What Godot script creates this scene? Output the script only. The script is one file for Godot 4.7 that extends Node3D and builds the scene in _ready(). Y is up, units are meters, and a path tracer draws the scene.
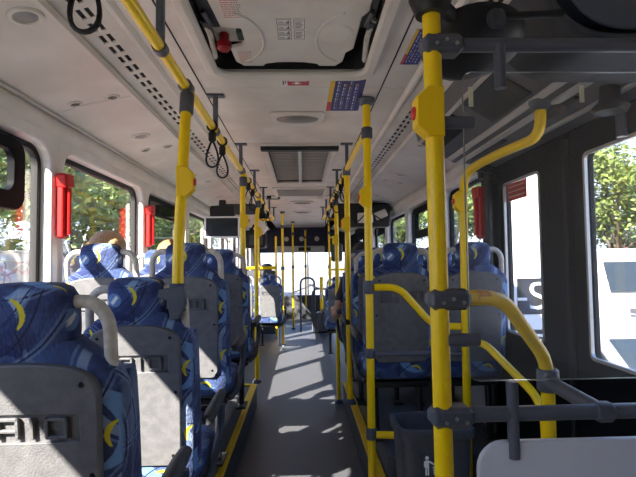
extends Node3D
# City bus interior seen from the rear aisle, looking forward (-z). Metres, y up, aisle floor at y = 0.

# ------------------------------------------------------------------ mesh builder
class MB:
	var v := PackedVector3Array()
	var n := PackedVector3Array()
	var t := PackedVector2Array()
	var c := PackedColorArray()
	var col := Color(1, 1, 1)
	var colored := false

	func tri(a: Vector3, b: Vector3, d: Vector3, na: Vector3, nb: Vector3, nd: Vector3, ua := Vector2.ZERO, ub := Vector2.ZERO, ud := Vector2.ZERO):
		var g := (b - a).cross(d - a)
		if g.length_squared() < 1e-16:
			return
		if g.dot(na + nb + nd) > 0.0:
			v.append(a); v.append(d); v.append(b)
			n.append(na); n.append(nd); n.append(nb)
			t.append(ua); t.append(ud); t.append(ub)
		else:
			v.append(a); v.append(b); v.append(d)
			n.append(na); n.append(nb); n.append(nd)
			t.append(ua); t.append(ub); t.append(ud)
		if colored:
			c.append(col); c.append(col); c.append(col)

	func quad(a: Vector3, b: Vector3, d: Vector3, e: Vector3, out: Vector3):
		var m := (b - a).cross(d - a)
		if m.length_squared() < 1e-16:
			m = (d - a).cross(e - a)
		m = m.normalized()
		if m.dot(out) < 0.0:
			m = -m
		tri(a, b, d, m, m, m, Vector2(0, 1), Vector2(1, 1), Vector2(1, 0))
		tri(a, d, e, m, m, m, Vector2(0, 1), Vector2(1, 0), Vector2(0, 0))

	func quadn(a: Vector3, b: Vector3, d: Vector3, e: Vector3, na: Vector3, nb: Vector3, nd: Vector3, ne: Vector3):
		tri(a, b, d, na, nb, nd)
		tri(a, d, e, na, nd, ne)

	# chamfered box
	func box(ctr: Vector3, size: Vector3, bas := Basis.IDENTITY, bev := 0.004):
		var h := size * 0.5
		var b := minf(bev, minf(h.x, minf(h.y, h.z)) * 0.9)
		if b <= 0.0:
			b = 0.0001
		var P := {}
		for sx: int in [-1, 1]:
			for sy: int in [-1, 1]:
				for sz: int in [-1, 1]:
					var k := Vector3i(sx, sy, sz)
					var s := Vector3(sx, sy, sz)
					P[k] = [ctr + bas * (s * Vector3(h.x, h.y - b, h.z - b)), ctr + bas * (s * Vector3(h.x - b, h.y, h.z - b)), ctr + bas * (s * Vector3(h.x - b, h.y - b, h.z))]
		var ax := [bas.x.normalized(), bas.y.normalized(), bas.z.normalized()]
		for a in 3:
			var u := (a + 1) % 3
			var w := (a + 2) % 3
			for s: int in [-1, 1]:
				var q := []
				for uv: Array in [[-1, -1], [1, -1], [1, 1], [-1, 1]]:
					var k := Vector3i.ZERO
					k[a] = s; k[u] = uv[0]; k[w] = uv[1]
					q.append(P[k][a])
				quad(q[0], q[1], q[2], q[3], ax[a] * s)
		for a in 3:
			var u := (a + 1) % 3
			var w := (a + 2) % 3
			for su: int in [-1, 1]:
				for sw: int in [-1, 1]:
					var k0 := Vector3i.ZERO
					var k1 := Vector3i.ZERO
					k0[a] = -1; k0[u] = su; k0[w] = sw
					k1[a] = 1; k1[u] = su; k1[w] = sw
					var nu: Vector3 = ax[u] * su
					var nw: Vector3 = ax[w] * sw
					quadn(P[k0][u], P[k1][u], P[k1][w], P[k0][w], nu, nu, nw, nw)
		for k: Vector3i in P:
			tri(P[k][0], P[k][1], P[k][2], ax[0] * k.x, ax[1] * k.y, ax[2] * k.z)

	# round bar along a path
	func tube(p: Array, r: float, sides := 10, closed := false, flat := 1.0):
		var m := p.size()
		var rings := []
		var nrm := []
		var up := Vector3.ZERO
		for i in m:
			var d: Vector3
			if closed:
				d = (p[(i + 1) % m] - p[(i + m - 1) % m])
			elif i == 0:
				d = p[1] - p[0]
			elif i == m - 1:
				d = p[m - 1] - p[m - 2]
			else:
				d = (p[i + 1] - p[i]).normalized() + (p[i] - p[i - 1]).normalized()
			d = d.normalized()
			if up == Vector3.ZERO:
				up = Vector3.UP if absf(d.y) < 0.9 else Vector3.RIGHT
			up = (up - d * up.dot(d)).normalized()
			var sd := d.cross(up).normalized()
			var ring := []
			var rn := []
			for k in sides:
				var a := TAU * k / sides
				ring.append(p[i] + (up * cos(a) + sd * sin(a) * flat) * r)
				rn.append((up * cos(a) * flat + sd * sin(a)).normalized())
			rings.append(ring); nrm.append(rn)
		var last := m if closed else m - 1
		for i in last:
			var j := (i + 1) % m
			for k in sides:
				var l := (k + 1) % sides
				quadn(rings[i][k], rings[i][l], rings[j][l], rings[j][k], nrm[i][k], nrm[i][l], nrm[j][l], nrm[j][k])
		if not closed:
			for e: int in [0, m - 1]:
				var d: Vector3 = (p[0] - p[1]).normalized() if e == 0 else (p[m - 1] - p[m - 2]).normalized()
				for k in range(1, sides - 1):
					tri(rings[e][0], rings[e][k], rings[e][k + 1], d, d, d)

	# profile of (radius, height) turned about the local y axis
	func lathe(prof: Array, xf := Transform3D.IDENTITY, seg := 20, soft := 0.6):
		var m := prof.size()
		var en := []
		for i in m - 1:
			var d: Vector2 = prof[i + 1] - prof[i]
			en.append(Vector2(d.y, -d.x).normalized())
		for i in m - 1:
			var n0: Vector2 = en[i]
			var n1: Vector2 = en[i]
			if i > 0 and en[i - 1].dot(en[i]) > soft:
				n0 = (en[i - 1] + en[i]).normalized()
			if i < m - 2 and en[i + 1].dot(en[i]) > soft:
				n1 = (en[i + 1] + en[i]).normalized()
			for k in seg:
				var a := TAU * k / seg
				var b := TAU * (k + 1) / seg
				var ca := Vector3(cos(a), 0, sin(a))
				var cb := Vector3(cos(b), 0, sin(b))
				var p0: Vector2 = prof[i]
				var p1: Vector2 = prof[i + 1]
				quadn(xf * (ca * p0.x + Vector3.UP * p0.y), xf * (cb * p0.x + Vector3.UP * p0.y), xf * (cb * p1.x + Vector3.UP * p1.y), xf * (ca * p1.x + Vector3.UP * p1.y),
					xf.basis * (ca * n0.x + Vector3.UP * n0.y), xf.basis * (cb * n0.x + Vector3.UP * n0.y), xf.basis * (cb * n1.x + Vector3.UP * n1.y), xf.basis * (ca * n1.x + Vector3.UP * n1.y))

	func _side(pts: Array, z0: float, z1: float, xf: Transform3D, sgn: float, bev := 0.0):
		var m := pts.size()
		var area := 0.0
		for i in m:
			var a: Vector2 = pts[i]
			var b: Vector2 = pts[(i + 1) % m]
			area += a.x * b.y - b.x * a.y
		var o := sgn if area > 0 else -sgn
		var en := []
		for i in m:
			var d: Vector2 = (pts[(i + 1) % m] - pts[i]).normalized()
			en.append(Vector2(d.y, -d.x) * o)
		var ins := []
		for i in m:
			var s: Vector2 = (en[i] + en[(i + m - 1) % m])
			var q := s.normalized() if s.length() > 0.01 else Vector2.ZERO
			ins.append(pts[i] - q * bev)
		var zb0 := z0 + bev
		var zb1 := z1 - bev
		var zax := xf.basis.z.normalized()
		for i in m:
			var j := (i + 1) % m
			var ni: Vector2 = en[i]
			var nj: Vector2 = en[i]
			if en[(i + m - 1) % m].dot(en[i]) > 0.75:
				ni = (en[(i + m - 1) % m] + en[i]).normalized()
			if en[j].dot(en[i]) > 0.75:
				nj = (en[j] + en[i]).normalized()
			var a: Vector2 = pts[i]
			var b: Vector2 = pts[j]
			var A := xf.basis * Vector3(ni.x, ni.y, 0)
			var B := xf.basis * Vector3(nj.x, nj.y, 0)
			quadn(xf * Vector3(a.x, a.y, zb0), xf * Vector3(b.x, b.y, zb0), xf * Vector3(b.x, b.y, zb1), xf * Vector3(a.x, a.y, zb1), A, B, B, A)
			if bev > 0.0:
				var ai: Vector2 = ins[i]
				var bi: Vector2 = ins[j]
				quadn(xf * Vector3(a.x, a.y, zb1), xf * Vector3(b.x, b.y, zb1), xf * Vector3(bi.x, bi.y, z1), xf * Vector3(ai.x, ai.y, z1), A, B, zax, zax)
				quadn(xf * Vector3(a.x, a.y, zb0), xf * Vector3(b.x, b.y, zb0), xf * Vector3(bi.x, bi.y, z0), xf * Vector3(ai.x, ai.y, z0), A, B, -zax, -zax)
		return ins

	# outline in local xy, thickness along local z, softened rim
	func prism(pts: Array, z0: float, z1: float, xf := Transform3D.IDENTITY, bev := 0.0):
		var ins: Array = _side(pts, z0, z1, xf, 1.0, bev)
		var pk := PackedVector2Array(ins)
		var idx := Geometry2D.triangulate_polygon(pk)
		var zax := xf.basis.z.normalized()
		for i in range(0, idx.size(), 3):
			for s in 2:
				var z := z1 if s == 0 else z0
				var nn := zax if s == 0 else -zax
				tri(xf * Vector3(pk[idx[i]].x, pk[idx[i]].y, z), xf * Vector3(pk[idx[i + 1]].x, pk[idx[i + 1]].y, z), xf * Vector3(pk[idx[i + 2]].x, pk[idx[i + 2]].y, z), nn, nn, nn)

	# plate with a hole: outer and inner outlines with equally many points
	func ring(outer: Array, inner: Array, z0: float, z1: float, xf := Transform3D.IDENTITY, bo := 0.0, bi := 0.0):
		var a: Array = _side(outer, z0, z1, xf, 1.0, bo)
		var b: Array = _side(inner, z0, z1, xf, -1.0, bi)
		var zax := xf.basis.z.normalized()
		var m := a.size()
		for i in m:
			var j := (i + 1) % m
			for s in 2:
				var z := z1 if s == 0 else z0
				var nn := zax if s == 0 else -zax
				quad(xf * Vector3(a[i].x, a[i].y, z), xf * Vector3(a[j].x, a[j].y, z), xf * Vector3(b[j].x, b[j].y, z), xf * Vector3(b[i].x, b[i].y, z), nn)

	# skin over closed sections, ends filled
	func loft(rings: Array, caps := true):
		var m := rings.size()
		var s: int = rings[0].size()
		var nr := []
		for i in m:
			var row := []
			for k in s:
				var du: Vector3 = rings[i][(k + 1) % s] - rings[i][(k + s - 1) % s]
				var dv: Vector3 = rings[mini(i + 1, m - 1)][k] - rings[maxi(i - 1, 0)][k]
				var q := du.cross(dv).normalized()
				var ctr := Vector3.ZERO
				for p: Vector3 in rings[i]:
					ctr += p
				ctr /= s
				if q.dot(rings[i][k] - ctr) < 0.0:
					q = -q
				row.append(q)
			nr.append(row)
		for i in m - 1:
			for k in s:
				var l := (k + 1) % s
				quadn(rings[i][k], rings[i][l], rings[i + 1][l], rings[i + 1][k], nr[i][k], nr[i][l], nr[i + 1][l], nr[i + 1][k])
		if caps:
			for e: int in [0, m - 1]:
				var ctr := Vector3.ZERO
				for p: Vector3 in rings[e]:
					ctr += p
				ctr /= s
				var other: Vector3 = rings[1 if e == 0 else m - 2][0]
				var d: Vector3 = (rings[e][0] - other)
				var nn: Vector3 = (rings[e][1] - ctr).cross(rings[e][0] - ctr).normalized()
				if nn.dot(d) < 0.0:
					nn = -nn
				for k in s:
					tri(ctr, rings[e][k], rings[e][(k + 1) % s], nn, nn, nn)

	func mesh(m: Material) -> ArrayMesh:
		var arr := []
		arr.resize(Mesh.ARRAY_MAX)
		arr[Mesh.ARRAY_VERTEX] = v
		arr[Mesh.ARRAY_NORMAL] = n
		arr[Mesh.ARRAY_TEX_UV] = t
		if colored:
			arr[Mesh.ARRAY_COLOR] = c
		var a := ArrayMesh.new()
		a.add_surface_from_arrays(Mesh.PRIMITIVE_TRIANGLES, arr)
		a.surface_set_material(0, m)
		return a

# ------------------------------------------------------------------ scene helpers
var taken := {}
var M := {}
var rng := RandomNumberGenerator.new()

func numbered(s: String) -> String:
	if not taken.has(s):
		taken[s] = 0
		return s
	taken[s] += 1
	return "%s_%03d" % [s, taken[s]]

func thing(called: String, label: String, category: String, at := Vector3.ZERO, group := "") -> Node3D:
	var o := Node3D.new()
	o.name = numbered(called)
	add_child(o)
	o.position = at
	o.set_meta("label", label)
	o.set_meta("category", category)
	if group != "":
		o.set_meta("group", group)
	return o

func structure(called: String, label := "") -> Node3D:
	var o := Node3D.new()
	o.name = numbered(called)
	add_child(o)
	o.set_meta("kind", "structure")
	if label != "":
		o.set_meta("label", label)
	return o

func part(parent: Node3D, called: String, b: MB, m: Material, label := "") -> MeshInstance3D:
	var o := MeshInstance3D.new()
	o.name = called
	o.mesh = b.mesh(m)
	parent.add_child(o, true)
	if label != "":
		o.set_meta("label", label)
	return o

func again(parent: Node3D, called: String, mesh: Mesh, at: Vector3, turn := Basis.IDENTITY) -> MeshInstance3D:
	var o := MeshInstance3D.new()
	o.name = called
	o.mesh = mesh
	o.transform = Transform3D(turn, at)
	parent.add_child(o, true)
	return o

func copy(o: Node3D, at: Vector3, label: String, group := "") -> Node3D:
	var d: Node3D = o.duplicate()
	var base := String(o.name)
	if base.length() > 4 and base[base.length() - 4] == "_" and base.right(3).is_valid_int():
		base = base.left(base.length() - 4)
	d.name = numbered(base)
	add_child(d)
	d.position = at
	d.set_meta("label", label)
	if group != "":
		d.set_meta("group", group)
	return d

func bxm(ctr: Vector3, size: Vector3, bev := 0.004) -> MB:
	var b := MB.new()
	b.box(ctr, size, Basis.IDENTITY, bev)
	return b

func tb(p: Array, r: float, sides := 12) -> MB:
	var b := MB.new()
	b.tube(p, r, sides)
	return b

func fillet(p: Array, r: float, k := 6) -> Array:
	var out := [p[0]]
	for i in range(1, p.size() - 1):
		var a: Vector3 = p[i - 1] - p[i]
		var b: Vector3 = p[i + 1] - p[i]
		var d := minf(r, minf(a.length(), b.length()) * 0.48)
		var s: Vector3 = p[i] + a.normalized() * d
		var e: Vector3 = p[i] + b.normalized() * d
		for j in k + 1:
			var q := float(j) / k
			out.append(s.lerp(p[i], q).lerp((p[i] as Vector3).lerp(e, q), q))
	out.append(p[p.size() - 1])
	return out

func rrect(x0: float, y0: float, x1: float, y1: float, r: float, k := 6) -> Array:
	var o := []
	for q in [[x1 - r, y1 - r, 0.0], [x0 + r, y1 - r, 0.25], [x0 + r, y0 + r, 0.5], [x1 - r, y0 + r, 0.75]]:
		for j in k + 1:
			var a = TAU * (q[2] + 0.25 * j / k)
			o.append(Vector2(q[0] + cos(a) * r, q[1] + sin(a) * r))
	return o

# points on a rectangle matching rrect's order and count
func rect_like(x0: float, y0: float, x1: float, y1: float, k := 6) -> Array:
	var o := []
	for q in [[x1, y1], [x0, y1], [x0, y0], [x1, y0]]:
		for j in k + 1:
			o.append(Vector2(q[0], q[1]))
	return o

func noise_tex(seed_: int, freq: float, c0: Color, c1: Color, size := 256, oct := 4, contrast := 1.0) -> ImageTexture:
	var f := FastNoiseLite.new()
	f.seed = seed_
	f.frequency = freq
	f.fractal_octaves = oct
	var g := f.get_seamless_image(size, size)
	var im := Image.create(size, size, false, Image.FORMAT_RGB8)
	for y in size:
		for x in size:
			var q := clampf((g.get_pixel(x, y).r - 0.5) * contrast + 0.5, 0, 1)
			im.set_pixel(x, y, c0.lerp(c1, q))
	im.generate_mipmaps()
	return ImageTexture.create_from_image(im)

func normal_tex(seed_: int, freq: float, strength := 4.0, size := 256) -> ImageTexture:
	var f := FastNoiseLite.new()
	f.seed = seed_
	f.frequency = freq
	var g := f.get_seamless_image(size, size)
	g.convert(Image.FORMAT_RGBA8)
	g.bump_map_to_normal_map(strength)
	return ImageTexture.create_from_image(g)

func mat(c: Color, rough := 0.5, metal := 0.0) -> StandardMaterial3D:
	var m := StandardMaterial3D.new()
	m.albedo_color = c
	m.roughness = rough
	m.metallic = metal
	return m

func tmat(tex: Texture2D, scale: Vector3, rough := 0.6, nrm: Texture2D = null, nscale := 0.4, world := true) -> StandardMaterial3D:
	var m := StandardMaterial3D.new()
	m.albedo_texture = tex
	m.roughness = rough
	m.uv1_triplanar = true
	m.uv1_world_triplanar = world
	m.uv1_scale = scale
	if nrm:
		m.normal_enabled = true
		m.normal_texture = nrm
		m.normal_scale = nscale
	return m

func rgb(r: int, g: int, b: int) -> Color:
	return Color(r / 255.0, g / 255.0, b / 255.0)

# ------------------------------------------------------------------ materials
func fabric_image() -> ImageTexture:
	# woven print: navy ground, paler lozenges, thin dark arcs, pale swooshes, yellow crescents, small striped discs
	var W := 320
	var H := 768
	var im := Image.create(W, H, false, Image.FORMAT_RGB8)
	var nz := FastNoiseLite.new()
	nz.seed = 5
	nz.frequency = 0.02
	var arcs := []
	var sw := []
	var r := RandomNumberGenerator.new()
	r.seed = 41
	for i in 16:
		arcs.append([Vector2(r.randf_range(-.3, .3), r.randf_range(-.1, 1.3)), r.randf_range(.12, .3)])
	for i in 11:
		var ce := Vector2(r.randf_range(-.22, .22), 0.08 + i * 0.105)
		sw.append([ce, r.randf_range(.06, .11), r.randf_range(0, TAU), i % 3])
	var cres := [[Vector2(-.03, 1.06), .055, .2], [Vector2(.2, .80), .05, 2.9], [Vector2(.2, .56), .05, 2.7], [Vector2(-.2, .66), .045, .3], [Vector2(-.13, .95), .04, 4.2], [Vector2(.08, .4), .05, 1.2]]
	var discs := [Vector2(-.065, 1.05), Vector2(.1, .68), Vector2(-.1, .48), Vector2(.05, .2)]
	for py in H:
		for px in W:
			var p := Vector2((px + .5) / W * .5 - .25, 1.2 - (py + .5) / H * 1.2)
			var col := rgb(40, 54, 96)
			col = col.lerp(rgb(62, 82, 128), clampf(nz.get_noise_2d(px, py) * 1.6 + .3, 0, 1))
			# lozenges
			var a := p.rotated(.62) / .17
			var b := p.rotated(-.62) / .17
			var ka := absf(fposmod(a.x, 2.0) - 1.0)
			var kb := absf(fposmod(b.x, 2.0) - 1.0)
			if ka < .36 and kb < .42:
				col = col.lerp(rgb(128, 148, 176), .5)
			elif ka < .3 or kb < .25:
				col = col.lerp(rgb(70, 98, 148), .4)
			for s: Array in sw:
				var d: Vector2 = p - s[0]
				var d2: Vector2 = d - Vector2(cos(s[2]), sin(s[2])) * s[1] * .42
				if d.length() < s[1] and d2.length() > s[1] * .92:
					col = rgb(150, 178, 208) if s[3] == 0 else (rgb(104, 146, 196) if s[3] == 1 else rgb(24, 40, 92))
			for s: Array in arcs:
				var ad := absf(p.distance_to(s[0]) - s[1])
				if ad < .0018:
					col = rgb(18, 26, 62)
				elif ad < .008 and fmod(s[1] * 1000.0, 3.0) < 1.0:
					col = col.lerp(rgb(140, 160, 190), .4)
			for s: Array in [[Vector2(-.16, 1.19), .17], [Vector2(.26, .93), .13], [Vector2(-.26, .62), .12], [Vector2(.28, .62), .11]]:
				var sd: float = p.distance_to(s[0]) - s[1]
				if sd > 0.0 and sd < .022 and p.x * signf(s[0].x) < .19:
					col = col.lerp(rgb(150, 172, 200), .75)
				elif sd > .03 and sd < .036:
					col = col.lerp(rgb(120, 146, 184), .6)
			for q: Vector2 in discs:
				var e := p.distance_to(q)
				if e < .06:
					col = col.lerp(rgb(30, 50, 104), .8)
				if e < .024:
					col = rgb(96, 128, 180)
					var g := (p - q).rotated(.7)
					if absf(g.x) < .006 and absf(g.y) < .017:
						col = rgb(214, 222, 230)
			for s: Array in cres:
				var d: Vector2 = p - s[0]
				var off := absf(angle_difference(d.angle(), s[2]))
				if off < 1.0 and absf(d.length() - s[1] * .68) < .0062 * cos(off * 1.2):
					col = rgb(214, 200, 44)
			col = col * (0.96 + 0.08 * float((px + py) % 2))
			im.set_pixel(px, py, col)
	im.generate_mipmaps()
	return ImageTexture.create_from_image(im)

func sticker_image(kind: String) -> ImageTexture:
	var r := RandomNumberGenerator.new()
	r.seed = kind.hash()
	var im := Image.create(192, 192, false, Image.FORMAT_RGB8)
	if kind == "blue":
		im.fill(rgb(28, 40, 120))
		im.fill_rect(Rect2i(0, 0, 26, 130), rgb(240, 196, 40))
		im.fill_rect(Rect2i(0, 130, 26, 62), rgb(214, 60, 52))
		for i in 4:
			var x := 44 + i * 34
			var y := 12 + (i % 2) * 10
			while y < 172:
				var l := r.randi_range(5, 16)
				im.fill_rect(Rect2i(x, y, 7, l), rgb(214, 220, 240) if r.randf() < .85 else rgb(236, 190, 70))
				im.fill_rect(Rect2i(x + 12, y + 2, 4, l), rgb(150, 160, 210))
				y += l + r.randi_range(3, 9)
	elif kind == "red":
		im.fill(rgb(176, 28, 44))
		im.fill_rect(Rect2i(0, 0, 46, 192), rgb(236, 232, 228))
		im.fill_rect(Rect2i(14, 20, 10, 150), rgb(60, 40, 40))
		im.fill_rect(Rect2i(30, 60, 8, 110), rgb(90, 60, 60))
		im.fill_rect(Rect2i(56, 112, 120, 16), rgb(240, 230, 230))
		im.fill_rect(Rect2i(98, 30, 24, 70), rgb(240, 230, 230))
		im.fill_rect(Rect2i(80, 50, 60, 20), rgb(240, 230, 230))
	elif kind == "table":
		im.fill(rgb(226, 222, 214))
		for i in 4:
			im.fill_rect(Rect2i(6, 6 + i * 46, 90, 40), rgb(40, 40, 42))
			im.fill_rect(Rect2i(9, 9 + i * 46, 84, 34), rgb(226, 222, 214))
			im.fill_rect(Rect2i(64, 14 + i * 46, 22, 10), rgb(50, 50, 52))
			im.fill_rect(Rect2i(76, 20 + i * 46, 6, 18), rgb(50, 50, 52))
			im.fill_rect(Rect2i(14, 16 + i * 46, 40, 3), rgb(70, 70, 72))
			im.fill_rect(Rect2i(14, 24 + i * 46, 34, 3), rgb(70, 70, 72))
		for i in 2:
			im.fill_rect(Rect2i(112, 10 + i * 92, 70, 80), rgb(40, 40, 42))
			im.fill_rect(Rect2i(115, 13 + i * 92, 64, 74), rgb(226, 222, 214))
			for j in 5:
				im.fill_rect(Rect2i(122, 22 + i * 92 + j * 12, 34 + (j * 7) % 18, 5), rgb(80, 80, 82))
	elif kind == "notes":
		im.fill(rgb(228, 222, 212))
		for i in 13:
			var x := 8
			while x < 176:
				var l := r.randi_range(8, 26)
				im.fill_rect(Rect2i(x, 8 + i * 14, l, 6), rgb(190, 90, 80) if x < 110 else rgb(120, 112, 108))
				x += l + 6
	elif kind == "graffiti":
		im = Image.create(512, 256, false, Image.FORMAT_RGB8)
		im.fill(rgb(176, 168, 160))
		for i in 60:
			var c: Color = [rgb(196, 120, 120), rgb(150, 156, 170), rgb(206, 196, 180), rgb(140, 96, 96), rgb(120, 130, 120), rgb(214, 150, 140)][r.randi() % 6]
			var q := Vector2(r.randf() * 512, r.randf() * 256)
			var g := r.randf() * TAU
			for j in 60:
				g += r.randf_range(-.35, .35)
				q += Vector2(cos(g), sin(g)) * 3
				im.fill_rect(Rect2i(int(q.x), int(q.y), 7, 7), c)
	im.generate_mipmaps()
	return ImageTexture.create_from_image(im)

func bin_mark_image() -> ImageTexture:
	var im := Image.create(128, 128, false, Image.FORMAT_RGB8)
	im.fill(rgb(58, 61, 67))
	var w := rgb(232, 234, 236)
	for y in 128:
		for x in 128:
			if Vector2(x - 40, y - 18).length() < 11:
				im.set_pixel(x, y, w)
	im.fill_rect(Rect2i(30, 32, 22, 42), w)
	im.fill_rect(Rect2i(30, 72, 9, 44), w)
	im.fill_rect(Rect2i(43, 72, 9, 44), w)
	for i in 30:
		im.fill_rect(Rect2i(50 + i, 36 + int(i * .55), 8, 8), w)
	im.fill_rect(Rect2i(22, 36, 8, 34), w)
	im.fill_rect(Rect2i(80, 62, 8, 6), w)
	for i in 38:
		im.fill_rect(Rect2i(76 + int(i * .12), 76 + i, 36 - int(i * .24), 1), w if i % 9 > 1 else rgb(58, 61, 67))
	im.fill_rect(Rect2i(72, 70, 44, 5), w)
	return ImageTexture.create_from_image(im)

func glassy(c: Color, a: float) -> StandardMaterial3D:
	var m := mat(Color(c.r, c.g, c.b, a), 0.02)
	m.transparency = BaseMaterial3D.TRANSPARENCY_ALPHA
	m.cull_mode = BaseMaterial3D.CULL_DISABLED
	return m

func make_materials():
	var grain := normal_tex(3, .09, 3.0)
	var fine := normal_tex(8, .25, 3.0)
	M.ceiling = tmat(noise_tex(1, .012, rgb(214, 208, 198), rgb(230, 225, 216), 256, 4, 1.6), Vector3.ONE * .7, .5, grain, .12)
	M.shell = tmat(noise_tex(2, .012, rgb(222, 218, 212), rgb(238, 235, 230), 256, 4, 1.4), Vector3.ONE * .8, .45, grain, .1)
	M.trim = mat(rgb(196, 192, 186), .5)
	M.lid = tmat(noise_tex(4, .02, rgb(216, 210, 200), rgb(230, 225, 216)), Vector3.ONE, .45)
	M.yellow = tmat(noise_tex(6, .03, rgb(252, 208, 0), rgb(255, 216, 2), 256, 4, 1.5), Vector3(3, 3, 3), .32)
	M.yellow_box = mat(rgb(250, 206, 0), .4)
	M.yellow_edge = tmat(noise_tex(7, .05, rgb(224, 176, 14), rgb(250, 208, 30), 256, 4, 1.8), Vector3(3, 3, 3), .6, fine, .5)
	M.worn = tmat(noise_tex(12, .06, rgb(214, 130, 70), rgb(240, 190, 20), 128, 4, 3.0), Vector3(9, 9, 9), .5)
	M.clamp = tmat(noise_tex(9, .06, rgb(74, 78, 88), rgb(88, 92, 102)), Vector3(4, 4, 4), .45, fine, .15)
	M.grey_tube = mat(rgb(84, 88, 100), .35)
	M.black = mat(rgb(24, 25, 28), .5)
	M.rubber = mat(rgb(18, 18, 20), .7)
	M.strap = tmat(noise_tex(10, .2, rgb(16, 16, 18), rgb(30, 30, 33)), Vector3(10, 10, 10), .7)
	M.dark_grey = tmat(noise_tex(11, .05, rgb(58, 61, 67), rgb(70, 73, 80)), Vector3(3, 3, 3), .55, fine, .2)
	M.slate = mat(rgb(84, 92, 106), .4)
	M.seat_plastic = tmat(noise_tex(13, .03, rgb(94, 95, 98), rgb(108, 109, 112), 256, 4, 1.6), Vector3(2.5, 2.5, 2.5), .48, fine, .25)
	M.handle = tmat(noise_tex(14, .05, rgb(178, 172, 160), rgb(206, 201, 190), 128, 4, 2.0), Vector3(5, 5, 5), .4)
	M.screw = mat(rgb(40, 40, 42), .4, .6)
	M.armrest = mat(rgb(52, 54, 60), .55)
	M.floor = tmat(noise_tex(15, .2, rgb(58, 60, 65), rgb(90, 92, 97), 512, 3, 2.2), Vector3(1.4, 1.4, 1.4), .48, fine, .2)
	M.platform = tmat(noise_tex(16, .2, rgb(56, 58, 64), rgb(82, 84, 90), 256, 3, 2.0), Vector3(1.6, 1.6, 1.6), .6)
	M.riser = mat(rgb(48, 50, 55), .6)
	M.door_black = mat(rgb(17, 18, 22), .6)
	M.door_black.metallic_specular = .2
	M.glass = glassy(rgb(120, 132, 128), .05)
	M.glass_clear = glassy(rgb(150, 160, 162), .02)
	M.glass_tint = glassy(rgb(20, 24, 26), .78)
	M.red = mat(rgb(206, 26, 24), .35)
	M.red_dark = mat(rgb(150, 16, 24), .4)
	M.white_panel = tmat(noise_tex(17, .01, rgb(206, 210, 220), rgb(218, 222, 230)), Vector3.ONE, .35)
	M.tape = mat(rgb(206, 204, 178), .7)
	M.gear = mat(rgb(96, 98, 101), .5)
	M.glass_edge = mat(rgb(120, 130, 128), .2)  # pale grey that paints in the highlight on the glass edge
	M.metal = mat(rgb(170, 170, 168), .35, .8)
	M.alu = mat(rgb(196, 196, 194), .4, .5)
	M.slat = mat(rgb(150, 146, 138), .5)
	M.lens = tmat(noise_tex(18, .2, rgb(110, 110, 108), rgb(150, 150, 148)), Vector3(6, 6, 6), .35)
	M.lamp_lens = mat(rgb(240, 240, 238), .3)
	M.blue_dark = mat(rgb(28, 34, 62), .4)
	M.curtain = mat(rgb(220, 216, 206), .9)
	var ft := fabric_image()
	M.fabric = tmat(ft, Vector3(2.0, 1.0 / 1.2, 2.0), .85, fine, .35, false)
	M.fabric.uv1_triplanar_sharpness = 6.0
	M.fabric.uv1_offset = Vector3(.5, 0, .5)
	M.fabric.rim_enabled = true
	M.fabric.rim = .15
	M.bark = tmat(noise_tex(19, .05, rgb(62, 54, 48), rgb(104, 92, 80), 256, 4, 2.0), Vector3(1, .35, 1), .9)
	M.leaf = mat(Color.WHITE, .6)
	M.leaf.vertex_color_use_as_albedo = true
	M.leaf.cull_mode = BaseMaterial3D.CULL_DISABLED
	M.leaf.backlight_enabled = true
	M.leaf.backlight = Color(.5, .5, .3)
	M.asphalt = tmat(noise_tex(20, .1, rgb(98, 97, 96), rgb(126, 125, 123), 256, 4, 2.0), Vector3(.4, .4, .4), .9)
	M.pavement = tmat(noise_tex(21, .06, rgb(128, 124, 118), rgb(154, 150, 143), 256, 4, 2.0), Vector3(.5, .5, .5), .9)
	M.grass = tmat(noise_tex(22, .15, rgb(70, 96, 40), rgb(110, 136, 60), 256, 4, 2.4), Vector3(.8, .8, .8), .95)
	M.plaster = tmat(noise_tex(23, .02, rgb(196, 190, 182), rgb(224, 220, 214), 256, 4, 1.6), Vector3(.3, .3, .3), .9)
	M.paint_white = mat(rgb(232, 232, 230), .3)
	M.paint_red = mat(rgb(190, 46, 44), .4)
	M.paint_grey = mat(rgb(150, 154, 160), .35, .3)
	M.paint_blue = mat(rgb(60, 80, 160), .4)
	M.roof_tile = mat(rgb(150, 84, 66), .8)
	M.glass_dark = mat(rgb(40, 48, 54), .05)
	M.body = mat(Color.WHITE, .6)
	M.body.vertex_color_use_as_albedo = true
	M.hair_light = tmat(noise_tex(24, .1, rgb(176, 138, 100), rgb(228, 192, 148), 128, 4, 2.0), Vector3(8, 8, 8), .7)
	M.hair_brown = tmat(noise_tex(25, .1, rgb(120, 82, 52), rgb(180, 128, 86), 128, 4, 2.0), Vector3(8, 8, 8), .7)
	M.hair_dark = mat(rgb(28, 24, 22), .6)
	for k: String in ["blue", "red", "table", "notes", "graffiti"]:
		var s := StandardMaterial3D.new()
		s.albedo_texture = sticker_image(k)
		s.roughness = .4
		M["print_" + k] = s
	var bm := StandardMaterial3D.new()
	bm.albedo_texture = bin_mark_image()
	bm.roughness = .5
	M.print_bin = bm

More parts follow.
